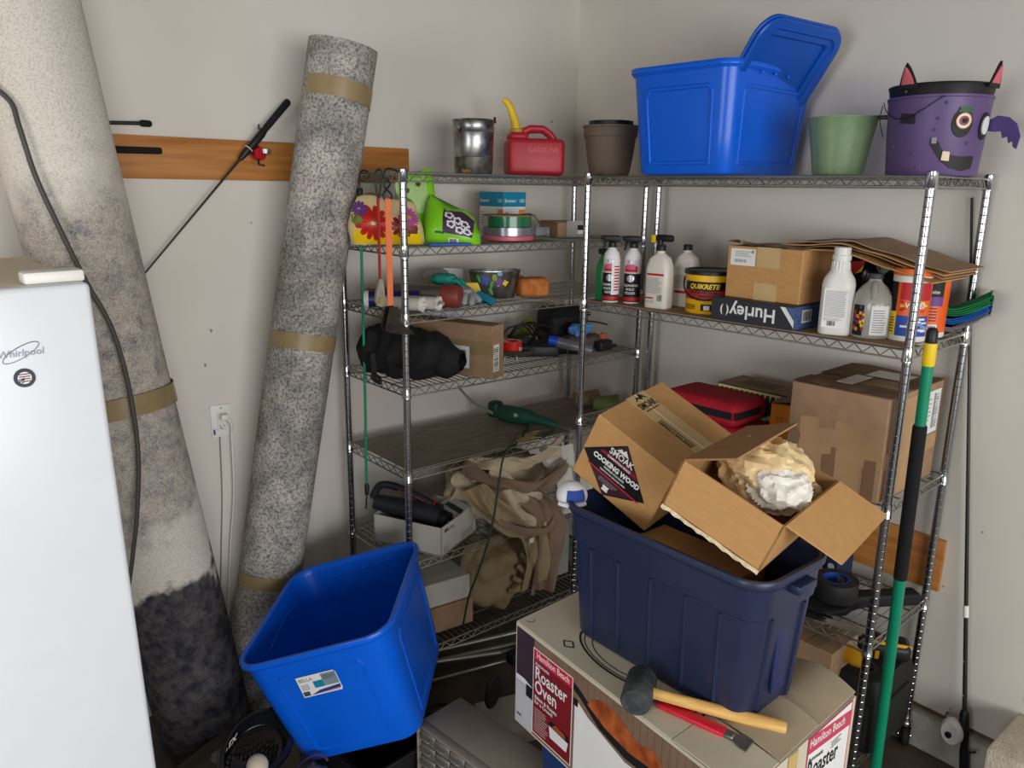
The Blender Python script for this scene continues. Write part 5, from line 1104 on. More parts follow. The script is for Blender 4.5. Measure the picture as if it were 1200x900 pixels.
TB = frame((.165, .305, SL[3]+.0015), (.36, -.93, 0), (.93, .36, 0))
t = thing('cardboard_carton', 'flat brown mailing carton with shipping labels standing on its edge', 'carton', mat=TB)
cw, cd, ch = .43, .085, .195
part('body', MB().rbox((cw/2-.02, cd/2, ch/2), (cw, cd, ch), .002, 1), card_d, t, 30)
part('tape', MB().rect(-.02, .085, cw-.021, .135, (0, -.0004, 0), XA, ZA, 0), tape_m, t)
b = MB(); O = (0, -.0006, 0); b.rect(.205, .030, .315, .112, O, XA, ZA, 0, .0006)
for k in range(18): b.rect(.215+.09*random.random(), .038+.06*random.random(), .225+.085*random.random(), .042+.062*random.random(), O, XA, ZA, 1, .001)
b.rect(.222, .075, .245, .09, O, XA, ZA, 2, .0012); b.rect(.275, .078, .292, .092, O, XA, ZA, 2, .0012)
part('shipping_label', b, [white_m, grey_m, black_m], t)
b = MB(); O = (cw-.0194, 0, 0); b.rect(.008, .025, .05, .125, O, YA, ZA, 0, .0006)
for k in range(12): b.rect(.014, .032+k*.0072, .044, .032+k*.0072+random.choice((.002, .004)), O, YA, ZA, 1, .001)
part('barcode_label', b, [white_m, black_m], t)
part('torn_corner', MB().prism([(0, 0), (.010, .02), (.004, .06), (.014, .085), (0, .1)], .002, (cw-.019, -.0, .075), (0, 1, 0), ZA), card_i, t)
t = lth('metal_tray', 'shallow metal tray holding a red tape roll', 'tray', .595, .17, 3, -.45)
part('tray', MB().loft([rrect(.16, .10, .01, .020, 3), rrect(.19, .13, .012, .042, 3), rrect(.20, .14, .014, .043, 3), rrect(.188, .128, .012, .041, 3), rrect(.156, .096, .01, .023, 3)], (True, True)), M('dull_metal', (0,)), t, 30)
for fx, fy in ((.02, -.05), (-.03, -.05), (.02, .045), (-.03, .045)): part('foot', MB().box((fx, fy, .010), (.006, .02, .020)), M('dull_metal', (0,)), t)
t = lth('tape_roll', 'shiny red tape roll standing in the metal tray', 'tape roll', .60, .155, 3, .2, .0265)
part('tape', MB().lathe([(.022, 0), (.042, 0), (.042, .050), (.022, .050), (.022, 0)], 32, caps=(False, False)), M('glossy_red_tape', (226, 48, 36), .2, var=.05, coat=.4), t)
part('tape_print', MB().text('33', .02, 0, .014, (0, -.0425, 0), XA, ZA, 0, bold=.0005, align='CENTER'), white_m, t)
t = lth('black_charger', 'flat black power charger with coiled leads', 'charger', .735, .175, 3, -.55)
part('body', MB().rbox((0, 0, .022), (.20, .12, .044), .008, 2), M('satin_black', (34, 34, 35), .5), t)
b = MB()
for k in range(4): b.tube([(-.04+.05*math.cos(a)*(1+.1*k), .06+.05*math.sin(a), .048+.020*k*.3+.055*max(0, math.sin(a+k*.3))) for a in [2*PI*j/24*1.1 for j in range(25)]], .0038, 6)
b.tube([(-.13, .02, .02), (-.135, .03, .07), (-.10, .05, .105), (-.04, .07, .118), (.04, .08, .112), (.09, .09, .10)], .004, 6); b.tube([(-.12, -.01, .03), (-.10, .03, .068), (-.03, .06, .075), (.05, .08, .068)], .0035, 6)
part('lead', b, black_pl, t, 70)
t = lth('power_tool', 'black power tool lying among cables on the wire shelf', 'power tool', .80, .115, 3, -.85)
part('body', MB().tube([(-.11, 0, .034), (-.06, 0, .036), (0, 0, .036), (.05, 0, .033), (.10, -.01, .026)], [.018, .030, .033, .028, .018], 12), black_pl, t)
part('grip', MB().tube([(-.03, 0, .05), (-.05, .02, .075), (-.075, .03, .085)], [.018, .016, .012], 10), blackr, t)
part('chrome_ring', MB().tube([(.055+0*k, .029*math.cos(2*PI*k/16), .033+.029*math.sin(2*PI*k/16)) for k in range(16)], .0025, 6, closed=True), chrome, t)
t = lth('caulk_cartridge', 'clear grey cartridge with a bright blue cap resting on the tools', 'cartridge', .835, .055, 3, -.62, .0)
part('tube', MB().cyl((-.06, 0, .062), (.085, 0, .024), .0225, 18), M('smoky_plastic', (120, 122, 128), .3, trans=.2), t)
part('cap', MB().cyl((-.095, 0, .071), (-.058, 0, .0615), .017, 16, .0225), M('royal_cap', (26, 70, 190), .4), t)
t = lth('camera_bag', 'black padded bag at the back corner of the shelf', 'bag', 1.0, .285, 3, -.2)
part('bag', MB().rbox((0, 0, .085), (.21, .15, .17), .04, 4), M('black_nylon', (0,)), t)
part('seam', MB().tube([(-.10+.2*k/10, -.073, .135) for k in range(11)], .004, 6).tube([(-.10+.2*k/10, -.072, .145) for k in range(11)], .003, 6), black_pl, t)
part('strap', MB().tube([(.10, -.04, .10), (.15, -.06, .095), (.19, -.08, .085)], .006, 6, flat=.5), black_pl, t)
bluen = M('blue_nitrile', (84, 146, 214), .5, var=.06)
t = lth('nitrile_glove', 'balled up blue nitrile glove on the grey pouch', 'glove', .955, .135, 3, 0, .062)
b = lump((0, 0, .026), (.048, .036, .026), 21, .18)
for k in range(7): finger(b, (.015*math.cos(k), .0, .03), (.045*math.cos(k*.9+.5), -.035+.012*math.sin(k*2), .022+.022*math.sin(k*1.3)), .0105, .008)
part('glove', b, bluen, t, 60)
t = lth('grey_pouch', 'grey and pink bundled pouch holding the blue glove', 'pouch', .985, .14, 3)
part('pouch', lump((0, 0, .034), (.10, .065, .034), 31, .2, flatb=.001), M('taupe_fabric', (104, 88, 82), .85, var=.15, vs=20), t, 60)
part('pink_trim', lump((.085, -.045, .045), (.022, .018, .024), 33, .2), M('salmon_fabric', (196, 112, 86), .85), t, 60)
t = lth('black_gadget', 'small black holster lying near the shelf end', 'holster', 1.03, .055, 3, .1)
part('body', MB().rbox((0, 0, .024), (.085, .04, .046), .010, 3).rbox((.062, .0, .014), (.05, .018, .014), .005, 2), M('satin_black', (0,)), t)
# olive stain-coloured plush toy leaning at the back
t = lth('green_rag', 'olive green rag hanging behind the black leads', 'rag', .83, .36, 3, -.2)
part('rag', MB().grid(lambda u, v: (-.05+.09*u, .012*math.sin(u*8+v*3), .13*v*(.45+.55*u)), 14, 10).grid(lambda u, v: (-.05+.09*u, .004+.012*math.sin(u*8+v*3), .13*v*(.45+.55*u)), 14, 10), M('olive_cloth', (124, 134, 50), .9, var=.15), t, 60)
# ------------------------------------------------------------------ fifth tier: saw, sticks, small pots
grn = M('dark_green_tool', (30, 82, 66), .5, var=.06)
pA = Vector((.665, .305, SL[4]+.05)); pB = Vector((.745, .085, SL[4]+.045)); TSW = frame(pA, pB-pA, ZA)
t = thing('electric_saw', 'dark green corded reciprocating saw lying on the liner', 'saw', mat=frame((.70, .20, SL[4]+.0405), (.33, -.94, 0), (.94, .33, 0)))
part('motor_housing', MB().tube([(-.115, 0, 0), (-.10, 0, 0), (-.04, 0, 0), (.03, 0, 0), (.05, 0, 0)], [.030, .036, .037, .034, .028], 14), grn, t)
part('nose', MB().tube([(.05, 0, 0), (.09, 0, -.004), (.15, 0, -.012), (.165, 0, -.014)], [.026, .021, .018, .013], 12), grn, t)
part('rear_grip', MB().rbox((-.135, .0, .012), (.05, .06, .07), .014, 3), M('darker_green_tool', (24, 58, 50), .5), t)
part('blade', MB().box((.20, 0, -.018), (.08, .002, .012)), galv, t)
part('lettering', MB().text('20', .02, -.02, .005, (0, -.0372, 0), XA, ZA, 0, bold=.0004), white_m, t)
cp = [(.705, .165, SL[4]+.03), (.665, .125, SL[4]+.010), (.62, .095, SL[4]+.008), (.585, .06, SL[4]+.006), (.53, .045, SL[4]+.006), (.50, .0, SL[4]+.006), (.44, -.018, SL[4]+.004), (.405, -.030, SL[4]-.04), (.375, -.045, SL[4]-.13), (.34, -.06, SL[4]-.25), (.295, -.07, SL[4]-.36), (.25, -.075, SL[4]-.45), (.22, -.065, SL[4]-.53), (.20, -.055, SL[4]-.65)]
def smooth(path, n=6):
    P = [Vector(p) for p in path]; P = [P[0]*2-P[1]]+P+[P[-1]*2-P[-2]]; out = []
    for i in range(1, len(P)-2):
        for k in range(n):
            s_ = k/n; a, b_, c_, d_ = P[i-1:i+3]; out.append(tuple(.5*((2*b_)+(c_-a)*s_+(2*a-5*b_+4*c_-d_)*s_*s_+(3*b_-a-3*c_+d_)*s_**3)))
    out.append(tuple(P[-2])); return out
solo('extension_lead', MB().tube(smooth(cp), .0042, 7), M('dark_green_cord', (28, 56, 46), .5), 'dark green power cord trailing off the saw down past the shelf edge', 'cord', ang=70)
solo('flat_stick', MB().tube(smooth([(.30, .11, SL[4]+.245), (.42, .17, SL[4]+.15), (.60, .28, SL[4]+.055)], 4), .010, 6, flat=.35), M('grey_strap', (150, 146, 136), .6), 'flat grey strap dangling from the shelf above onto the saw', 'strap', ang=70)
stick = M('dry_straw', (176, 156, 112), .8, var=.15)
for k in range(7):
    y0 = .02+.010*k; ln = .09+.05*random.random()
    solo('straw_stick', MB().tube([(0, 0, .003), (ln*.6, .004*math.sin(k), .004), (ln, .01*math.sin(k*2), .003)], .0016, 5), stick, 'thin dry straw lying at the front of the liner', 'straw', (.49+.012*k, y0-.01, SL[4]+.0045), -.25+.06*k, 'straws on the liner')
solo('metal_strip', MB().prism([(0, 0), (.16, .03), (.165, .05), (.02, .035)], .003), M('dull_metal', (0,)), 'dull grey metal blade at the liner edge beside the straws', 'blade', (.62, -.01, SL[4]+.0045), .12)
def tinypot(nm, lab, x, y, m_, rz):
    t = thing(nm, lab, 'plant pot', mat=Matrix.Translation((x, y, SL[4]+.0445)) @ Matrix.Rotation(rz, 4, 'Z') @ Matrix.Rotation(PI/2, 4, 'Y'))
    part('pot', MB().lathe([(0, -.055), (.030, -.055), (.038, .045), (.041, .046), (.041, .06), (.036, .06), (.028, -.048), (0, -.048)], 28, caps=(False, False)), m_, t)
tinypot('small_pot', 'brown plastic pot lying on its side on the liner', 1.115, .235, M('brown_pot_plastic', (140, 112, 84), .6), -.5)
tinypot('small_pot', 'olive green plastic pot lying behind the tilted carton', 1.13, .125, M('olive_pot', (110, 122, 66), .6), -.7)
# ------------------------------------------------------------------ sixth and lowest tiers
t = thing('white_parts_box', 'open white printed box filled with power tools on a low shelf', 'box', mat=frame((.035, .395, SL[5]+.0015), (.42, -.90, 0), (.90, .42, 0)))
W_, D_2, H_ = .385, .215, .115
t.matrix_world = frame((-.005, .245, SL[5]+.0015), (.42, -.905, 0), (.905, .42, 0)); W_, D_2 = .30, .275
wb = M('white_corrugated', (206, 202, 192), .7, var=.03)
part('front_panel', panel((0, 0, 0), (0, 0, H_), (W_, 0, H_), (W_, 0, 0)), wb, t, 30); part('back_panel', panel((0, D_2, 0), (W_, D_2, 0), (W_, D_2, H_), (0, D_2, H_)), wb, t, 30)
part('end_panel', panel((0, 0, 0), (0, D_2, 0), (0, D_2, H_), (0, 0, H_)), wb, t, 30); part('end_panel', panel((W_, 0, 0), (W_, 0, H_), (W_, D_2, H_), (W_, D_2, 0)), wb, t, 30)
part('bottom_panel', panel((0, 0, .002), (W_, 0, .002), (W_, D_2, .002), (0, D_2, .002)), card_i, t, 30)
b = MB(); O = (W_+.0004, 0, 0); b.poly([(.015, .085), (.028, .105), (.036, .095), (.044, .105), (.058, .085), (.044, .092), (.036, .085), (.028, .092)], O, YA, ZA, 0); b.lines(.06, .088, .10, .102, 2, O, YA, ZA, 0, .4); b.lines(.15, .012, .26, .04, 4, O, YA, ZA, 1, .5); b.lines(.015, .012, .06, .035, 4, O, YA, ZA, 1, .5)
part('box_print', b, [M('brown_ink', (60, 48, 44), .6), M('pale_ink', (170, 164, 156), .6)], t)
Wb = t.matrix_world.copy()
t = thing('cordless_vacuum', 'black tool with red accents and a loop handle in the white box', 'power tool', mat=Wb @ Matrix.Translation((.14, .09, .075)) @ Matrix.Rotation(.25, 4, 'Z'))
sb = M('slate_black', (40, 42, 48), .5, var=.06)
part('body', MB().tube([(-.17, 0, .07), (-.08, 0, .055), (.02, 0, .045), (.09, 0, .03)], [.030, .038, .042, .050], 14), sb, t)
part('handle', MB().tube(smooth([(-.18, .0, .085), (-.15, .005, .135), (-.09, .008, .135), (.0, .005, .105), (.06, .0, .08)]), .015, 10), sb, t)
part('red_trim', MB().tube([(.07+.0*k, .048*math.cos(.6+.14*k), .035+.052*math.sin(.6+.14*k)) for k in range(10)], .004, 6), red_m, t)
part('red_trim', MB().tube([(-.07, -.017, .13), (-.02, -.016, .115), (.03, -.015, .097)], .002, 5), red_m, t)
part('battery_port', MB().cyl((.085, 0, .03), (.125, -.01, .018), .036, 16), black_pl, t)
part('chrome_contact', MB().sph((.128, -.02, .02), (.006, .008, .008), 8, 6), chrome, t)
t = thing('jigsaw', 'green jigsaw with a bright steel base plate in the white box', 'power tool', mat=Wb @ Matrix.Translation((.235, .205, .11)) @ Matrix.Rotation(-.5, 4, 'Z') @ Matrix.Rotation(.45, 4, 'X'))
part('base_plate', MB().loft([rrect(.14, .075, .006, 0, 2), rrect(.14, .075, .006, .004, 2)]), M('pale_steel', (212, 208, 200), .4, .3), t)
part('slot', MB().box((.02, 0, .0046), (.09, .022, .0012)), M('darker_green_tool', (0,)), t)
part('body', MB().tube([(-.05, .0, -.02), (0, 0, -.03), (.05, 0, -.025)], [.028, .032, .026], 12), M('dark_green_plastic', (24, 90, 80), .5), t)
t = thing('cardboard_insert', 'grey cardboard insert in the white box', 'cardboard', mat=Wb @ Matrix.Translation((.07, .20, .012)))
part('insert', MB().rbox((0, 0, .06), (.12, .12, .118), .004, 1), M('grey_brown_card', (150, 138, 120), .85), t)
# tan canvas heap draped over the shelf, tan sack below
can1 = M('khaki_canvas', (200, 184, 154), .85, var=.06, vs=12, bump=.08, bs=300); can2 = M('taupe_canvas', (134, 110, 92), .85, var=.08, vs=12, bump=.08, bs=300); can3 = M('drab_canvas', (156, 136, 102), .88, var=.08, vs=12, bump=.08, bs=260)
def sheet(path, wdir, hw, amp, fr, seed, th=.004, nu=26, nv=40, taper=0):
    P = [Vector(p) for p in smooth(path, 8)]; n = len(P)-1; wd = Vector(wdir).normalized()
    def f(u, v):
        k = v*n; i = min(int(k), n-1); c = P[i].lerp(P[i+1], k-i); t_ = (P[i+1]-P[i]).normalized(); nn_ = t_.cross(wd).normalized()
        x = (u-.5)*2*hw*(1-taper*v)
        d_ = amp*(math.sin(u*fr+seed+2.2*math.sin(v*3+seed))+.7*mnoise.noise(Vector((u*5, v*6, seed)))*1.6+.35*math.sin(u*fr*2.3+v*4))
        return tuple(c+wd*x+nn_*d_+wd*.03*mnoise.noise(Vector((v*4, seed, u*2))))
    b = MB(); b.grid(f, nu, nv); return b
t = thing('canvas_tarp', 'crumpled khaki and taupe canvas tarp slumped over the low shelf edge', 'tarp', (.52, .1, SL[5]+.002))
o_ = Vector((.52, .1, SL[5]+.002))
def L_(pts): return [tuple(Vector(p)-o_) for p in pts]
z5 = SL[5]
hp_ = lump((.02, .08, .13), (.22, .13, .13), 41, .30, 1.9, 56, 36, flatb=.004); part('heap', hp_, can1, t, 60)
part('fold', sheet(L_([(.34, .14, z5+.24), (.40, .0, z5+.20), (.52, -.035, z5+.17), (.66, -.05, z5+.21), (.76, -.03, z5+.28)]), (.1, -.35, 1), .045, .014, 7, 1.2), can2, t, 60)
part('fold', sheet(L_([(.36, .12, z5+.30), (.46, .02, z5+.29), (.60, -.02, z5+.28), (.74, .0, z5+.30)]), (0, -.5, 1), .035, .016, 6, 4.1), can1, t, 60)
part('fold', sheet(L_([(.33, .06, z5+.20), (.37, -.01, z5+.12), (.44, -.05, z5+.05), (.53, -.07, z5-.0), (.55, -.075, z5-.10), (.545, -.07, z5-.23)]), (.9, -.35, .3), .055, .016, 6, 2.6), can3, t, 60)
part('fold', sheet(L_([(.42, .10, z5+.20), (.52, -.01, z5+.16), (.60, -.075, z5+.05), (.61, -.085, z5-.09), (.58, -.08, z5-.27)]), (.95, -.30, .0), .075, .018, 8, 5.3, taper=.35), can2, t, 60)
part('fold', sheet(L_([(.40, .06, z5+.21), (.46, -.02, z5+.15), (.55, -.05, z5+.08), (.64, -.055, z5+.03)]), (.5, .2, .9), .07, .018, 6, 7.3), can1, t, 60)
part('strap', MB().tube(smooth(L_([(.36, .05, z5+.12), (.41, -.03, z5+.06), (.50, -.085, z5+.02), (.60, -.10, z5+.01), (.66, -.085, z5+.08), (.67, -.07, z5+.13)])), .014, 8, flat=.3), can2, t, 60)
part('pale_lining', sheet(L_([(.70, -.02, z5+.32), (.74, -.06, z5+.20), (.75, -.085, z5+.10), (.735, -.09, z5+.04)]), (.8, -.5, .1), .07, .012, 6, 8.8), M('pale_canvas', (206, 202, 190), .85, var=.04), t, 60)
part('leather_tag', MB().rbox(tuple(Vector((.505, -.098, z5-.015))-o_), (.022, .003, .02), .001, 1), whitepl, t)
t = thing('canvas_sack', 'drab tan canvas sack with a black drawstring on the bottom shelf', 'sack', (.48, .12, SL[6]+.002))
part('sack', lump((0, 0, .155), (.16, .13, .15), 51, .22, 1.8, 56, 34, flatb=.002), can3, t, 60)
b = MB()
for k in range(5): b.tube(smooth([(-.02+.02*k, -.14, .12+.05*k), (.0+.02*k, -.165, .13+.03*k), (.05+.01*k, -.155, .16-.01*k)], 4), .012, 7)
part('gathered_fold', b, can3, t, 60)
part('drawstring', MB().tube(smooth([(.06, -.155, .20), (.09, -.165, .19), (.11, -.16, .17), (.08, -.168, .16), (.06, -.165, .185), (.10, -.167, .21), (.13, -.155, .20)]), .0035, 6), black_pl, t)
t = thing('grey_carton', 'tall grey printed carton at the end of the bottom shelf', 'carton', (.83, .22, SL[6]+.002), -.05)
part('body', MB().rbox((0, 0, .15), (.20, .20, .30), .003, 1), M('grey_green_card', (150, 152, 146), .7), t, 30)
b = MB(); O = (-.1004, 0, 0); b.text('STORAGE', .024, 0, .17, O, (0, -1, 0), ZA, 0, align='CENTER'); b.rect(-.06, .06, .06, .12, O, (0, -1, 0), ZA, 1); part('box_print', b, [white_m, M('green_grey_print', (70, 110, 96), .6)], t)
t = thing('white_flat_box', 'flat white box on the bottom shelf under the power tool box', 'box', (.19, .20, SL[6]+.002), -.1)
part('body', MB().rbox((0, 0, .16), (.28, .26, .10), .003, 1), wb, t, 30)
part('base_box', MB().rbox((0, 0, .054), (.30, .28, .108), .003, 1), card_d, t, 30)
# ------------------------------------------------------------------ hanging on the back unit
gcord = M('green_bungee', (14, 140, 104), .6, var=.05)
t = thing('bungee_cord', 'long green bungee cord hanging from the side of the top shelf', 'bungee cord', (-.034, .222, 1.945))
part('cord', MB().tube(smooth([(0, 0, -.06), (0, .004, -.4), (.002, .012, -.8), (-.001, .014, -1.0), (0, .016, -1.13)]), .0052, 8), gcord, t, 70)
part('hook', MB().tube(smooth([(0, 0, -.05), (.0, 0, -.01), (.004, 0, .012), (.020, 0, .019), (.036, 0, .010), (.037, 0, -.004)]), .0032, 7), black_pl, t, 70)
part('ferrule', MB().lathe([(0, -.075), (.009, -.075), (.011, -.045), (.008, -.040), (0, -.040)], 14), black_pl, t)
part('ferrule', MB().lathe([(0, -1.165), (.008, -1.165), (.009, -1.13), (.006, -1.12), (0, -1.12)], 14, T=Matrix.Translation((0, .016, 0))), black_pl, t)
part('hook_end', MB().tube([(0, .016, -1.16), (-.003, .018, -1.19), (-.004, .020, -1.225)], .003, 6), black_pl, t)
ostr = M('orange_webbing', (240, 128, 84), .8, var=.05, vs=80)
t = thing('ratchet_strap', 'bright orange ratchet strap hanging beside the shelf post', 'ratchet strap', (-.055, .005, 1.955))
part('webbing', MB().rbox((0, -.002, -.255), (.0225, .003, .345), .001, 1).rbox((.001, .002, -.25), (.021, .003, .33), .001, 1), ostr, t)
part('hook', MB().tube(smooth([(-.012, 0, -.085), (-.014, 0, -.065), (.010, 0, -.035), (-.012, 0, -.015), (-.006, 0, .008), (.010, 0, .012), (.030, 0, .008), (.052, 0, -.004)]), .0034, 7), black_pl, t, 70)
part('hook', MB().tube(smooth([(.012, 0, -.085), (.014, 0, -.068), (-.010, 0, -.045), (-.008, 0, -.02)]), .0034, 7), black_pl, t, 70)
rat = M('dark_bronze_metal', (66, 60, 48), .45, .7, var=.2, vs=40)
r_ = part('ratchet', MB().prism([(-.016, 0), (.016, 0), (.020, -.05), (.05, -.075), (.075, -.09), (.078, -.10), (.03, -.095), (-.012, -.085), (-.030, -.075), (-.033, -.060)], .004, (0, .008, -.43), XA, ZA).prism([(-.016, 0), (.016, 0), (.020, -.05), (.05, -.075), (.075, -.09), (.078, -.10), (.03, -.095), (-.012, -.085), (-.030, -.075), (-.033, -.060)], .004, (0, -.020, -.43), XA, ZA), rat, t)
part('ratchet_axle', MB().cyl((-.012, -.026, -.495), (-.012, .012, -.495), .013, 14), black_pl, r_); part('ratchet_pin', MB().cyl((.07, -.026, -.525), (.07, .012, -.525), .006, 10), black_pl, r_)
t = thing('ratchet_strap', 'thin red ratchet strap with a steel buckle next to the orange one', 'ratchet strap', (-.088, .01, 1.952))
rstr = M('red_webbing', (176, 52, 44), .8, var=.08)
part('webbing', MB().rbox((0, 0, -.21), (.006, .011, .27), .001, 1), rstr, t)
part('hook', MB().tube(smooth([(0, 0, -.08), (-.006, 0, -.04), (-.006, 0, 0), (.006, 0, .012), (.014, 0, .004), (.012, 0, -.03), (.004, 0, -.08)]), .0035, 7), black_pl, t, 70)
r_ = part('buckle', MB().prism([(-.006, 0), (.008, 0), (.012, -.03), (.016, -.075), (.004, -.092), (-.014, -.088), (-.022, -.07), (-.016, -.04)], .012, (0, .006, -.335), XA, ZA), M('worn_steel', (168, 160, 146), .4, .7, var=.15, vs=60), t)
part('rivet', MB().cyl((-.002, -.012, -.405), (-.002, .008, -.405), .010, 14), M('brass_rivet', (176, 158, 96), .4, .7), r_)

# ------------------------------------------------------------------ back wall: rods, outlet, cord
rodm = M('graphite_rod', (40, 38, 36), .35, var=.1); foam = M('black_eva_foam', (22, 22, 23), .9, var=.1, bump=.15, bs=200)
ra, rb = Vector((-.159, .478, 2.197)), Vector((-.655, .492, 1.654))
dr = (rb-ra).normalized(); Trd = frame(ra, dr, Vector((0, -1, 0)))
t = thing('fishing_rod', 'fishing rod with a small red reel hanging tilted on the back wall', 'fishing rod', mat=Trd)
part('grip', MB().tube([(0, 0, 0), (.006, 0, 0), (.13, 0, 0), (.135, 0, 0)], [.008, .0125, .0115, .008], 14), foam, t)
part('reel_seat', MB().tube([(.13, 0, 0), (.16, .004, 0), (.20, .005, 0), (.245, 0, 0), (.275, 0, 0)], [.010, .014, .013, .012, .008], 12), black_pl, t)
part('trigger', MB().tube([(.15, 0, 0), (.148, -.0, .018), (.138, 0, .026)], [.006, .004, .003], 8), black_pl, t)
part('seat_ring', MB().tube([(.226, .0135*math.cos(a), .0135*math.sin(a)) for a in [2*PI*k/16 for k in range(16)]], .0018, 6, closed=True), white_m, t)
part('blank', MB().tube([(.27, 0, 0), (.45, 0, 0), (.74, 0, 0), (1.3, .0, .0)], [.0045, .0038, .0032, .002], 10), rodm, t)
rl = part('reel', MB().lathe([(0, -.016), (.020, -.016), (.024, -.008), (.024, .012), (.020, .022), (.010, .026), (0, .026)], 24, T=Matrix.Translation((.215, .006, -.034)) @ Matrix.Rotation(PI/2, 4, 'X')), M('red_reel_anodised', (196, 26, 40), .25, .6), t)
part('reel_cover', MB().lathe([(0, .0), (.019, 0), (.017, .014), (0, .018)], 20, T=Matrix.Translation((.190, .014, -.040)) @ Matrix.Rotation(2.2, 4, 'Y')), M('silver_reel_cover', (160, 160, 158), .3, .8), rl)
part('reel_handle', MB().tube([(.235, .02, -.04), (.25, .03, -.050), (.240, .035, -.066)], .004, 8), black_pl, rl)
part('reel_foot', MB().rbox((.215, .004, -.014), (.04, .01, .016), .003, 1), black_pl, rl)
for z_, y_, xe, lab, kk in ((2.094, .505, -.615, 'upper fishing rod lying along the back wall behind the thick carpet', 0), (2.012, .497, -.594, 'lower fishing rod with a long black grip along the pine board', 1)):
    t = thing('fishing_rod', lab, 'fishing rod', (xe, y_, z_))
    if kk == 0:
        part('butt_cap', MB().tube([(-.036, 0, 0), (-.03, 0, 0), (-.006, 0, 0), (0, 0, 0)], [.006, .0105, .0105, .007], 12), foam, t); part('blank', MB().tube([(-.034, 0, 0), (-.18, 0, -.006), (-.8, 0, -.03)], [.006, .006, .005], 10), rodm, t)
    else:
        part('grip', MB().tube([(-.20, 0, -.002), (-.19, 0, -.002), (-.004, 0, 0), (0, 0, 0)], [.008, .011, .0105, .008], 14), foam, t); part('blank', MB().tube([(-.19, 0, -.002), (-.5, 0, -.012), (-.9, 0, -.03)], [.006, .005, .004], 10), rodm, t)
t = thing('wall_outlet', 'white electrical outlet plate with a cord plugged in on the back wall', 'outlet', (-.459, YB-.0005, 1.0775))
part('plate', MB().rbox((0, -.003, 0), (.076, .006, .122), .0025, 2), whitepl, t)
part('socket_face', MB().rbox((0, -.0065, 0), (.034, .003, .068), .0012, 1), M('ivory_plastic', (222, 218, 206), .4), t)
part('slots', MB().box((-.007, -.0082, -.018), (.002, .001, .009)).box((.007, -.0082, -.018), (.002, .001, .009)).box((0, -.0082, -.028), (.004, .001, .004)).box((-.006, -.0082, -.026), (.003, .001, .003)), black_m, t)
part('test_marker', MB().box((-.029, -.0062, -.038), (.007, .001, .02)), blue_m, t)
part('screw', MB().cyl((0, -.0055, .048), (0, -.0075, .048), .003, 10), grey_m, t)
t = thing('power_plug', 'white power cord running down from the wall outlet', 'cord', (-.455, YB-.010, 1.095))
part('plug', MB().rbox((0, -.014, 0), (.026, .026, .022), .006, 2), whitepl, t)
part('cord', MB().tube(smooth([(.006, -.024, -.004), (.020, -.026, -.03), (.022, -.015, -.08), (.016, -.010, -.3), (-.01, -.008, -.5), (-.04, -.008, -.8), (-.05, -.008, -1.07)]), .0038, 7), whitepl, t, 70)
solo('loose_cord', MB().tube(smooth([(-.47, YB-.006, 1.02), (-.478, YB-.005, .8), (-.50, YB-.006, .55), (-.52, YB-.006, .3), (-.52, YB-.006, .02)]), .0022, 6), M('grey_thin_wire', (140, 136, 128), .6), 'thin grey wire hanging down the wall below the outlet', 'wire', ang=70)
cb = [(-1.085, .30, 2.22), (-1.10, .235, 2.17), (-1.045, .196, 2.11), (-1.033, .180, 2.044), (-1.013, .170, 1.927), (-.98, .153, 1.807), (-.929, .136, 1.647), (-.88, .124, 1.514), (-.854, .116, 1.339), (-.85, .108, 1.146), (-.871, .105, .964), (-.895, .110, .828), (-.93, .12, .62), (-.95, .08, .3), (-.95, .06, .02)]
solo('black_hose', MB().tube(smooth(cb), .0068, 8), M('black_hose_rubber', (74, 72, 68), .55), 'dark rubber hose hanging down the front of the thick carpet roll', 'hose', ang=70)
# ------------------------------------------------------------------ side wall: rod and pole
t = thing('fishing_rod', 'thin black fishing rod with white reel leaning on the side wall', 'fishing rod', mat=frame((1.225, -1.505, .002), Vector((.042, .262, 1.90)), Vector((-1, 0, 0))))
part('grip', MB().tube([(0, 0, 0), (.004, 0, 0), (.10, 0, 0), (.12, 0, 0)], [.010, .014, .014, .010], 12), foam, t)
part('reel_seat', MB().tube([(.12, 0, 0), (.16, .003, 0), (.20, .004, 0), (.235, 0, 0), (.245, 0, 0)], [.012, .016, .016, .014, .009], 12), black_pl, t)
part('trigger', MB().tube([(.105, 0, 0), (.102, 0, .02), (.110, 0, .036)], [.006, .004, .003], 8), black_pl, t)
part('blank', MB().tube([(.24, 0, 0), (.8, 0, 0), (1.92, 0, 0)], [.0075, .006, .0038], 10), rodm, t)
part('white_band', MB().cyl((.57, 0, 0), (.61, 0, 0), .0085, 10), white_m, t)
for k, x in enumerate((.30, .42, .86, 1.02, 1.16, 1.38, 1.56)):
    g_ = part('line_guide', MB().tube([(x-.008+.003*math.sin(a)*0, .006+.006*math.cos(a)+.004, .0) if False else (x+.004*math.sin(a), .010+.006*math.cos(a), 0) for a in [2*PI*j/12 for j in range(12)]], .0009, 5, closed=True), chrome, t)
rl = part('reel', MB().lathe([(0, -.020), (.028, -.020), (.035, -.010), (.035, .010), (.028, .020), (0, .020)], 26, T=Matrix.Translation((.165, .020, -.030)) @ Matrix.Rotation(PI/2, 4, 'X') @ Matrix.Diagonal((1.35, 1.0, 1, 1))), M('white_reel_plastic', (232, 230, 226), .3), t)
part('reel_hub', MB().cyl((.160, .038, -.034), (.160, .046, -.034), .0105, 16), black_pl, rl)
part('reel_crank', MB().tube([(.19, .0, -.055), (.20, -.01, -.062), (.215, -.01, -.055)], .004, 8), chrome, rl)
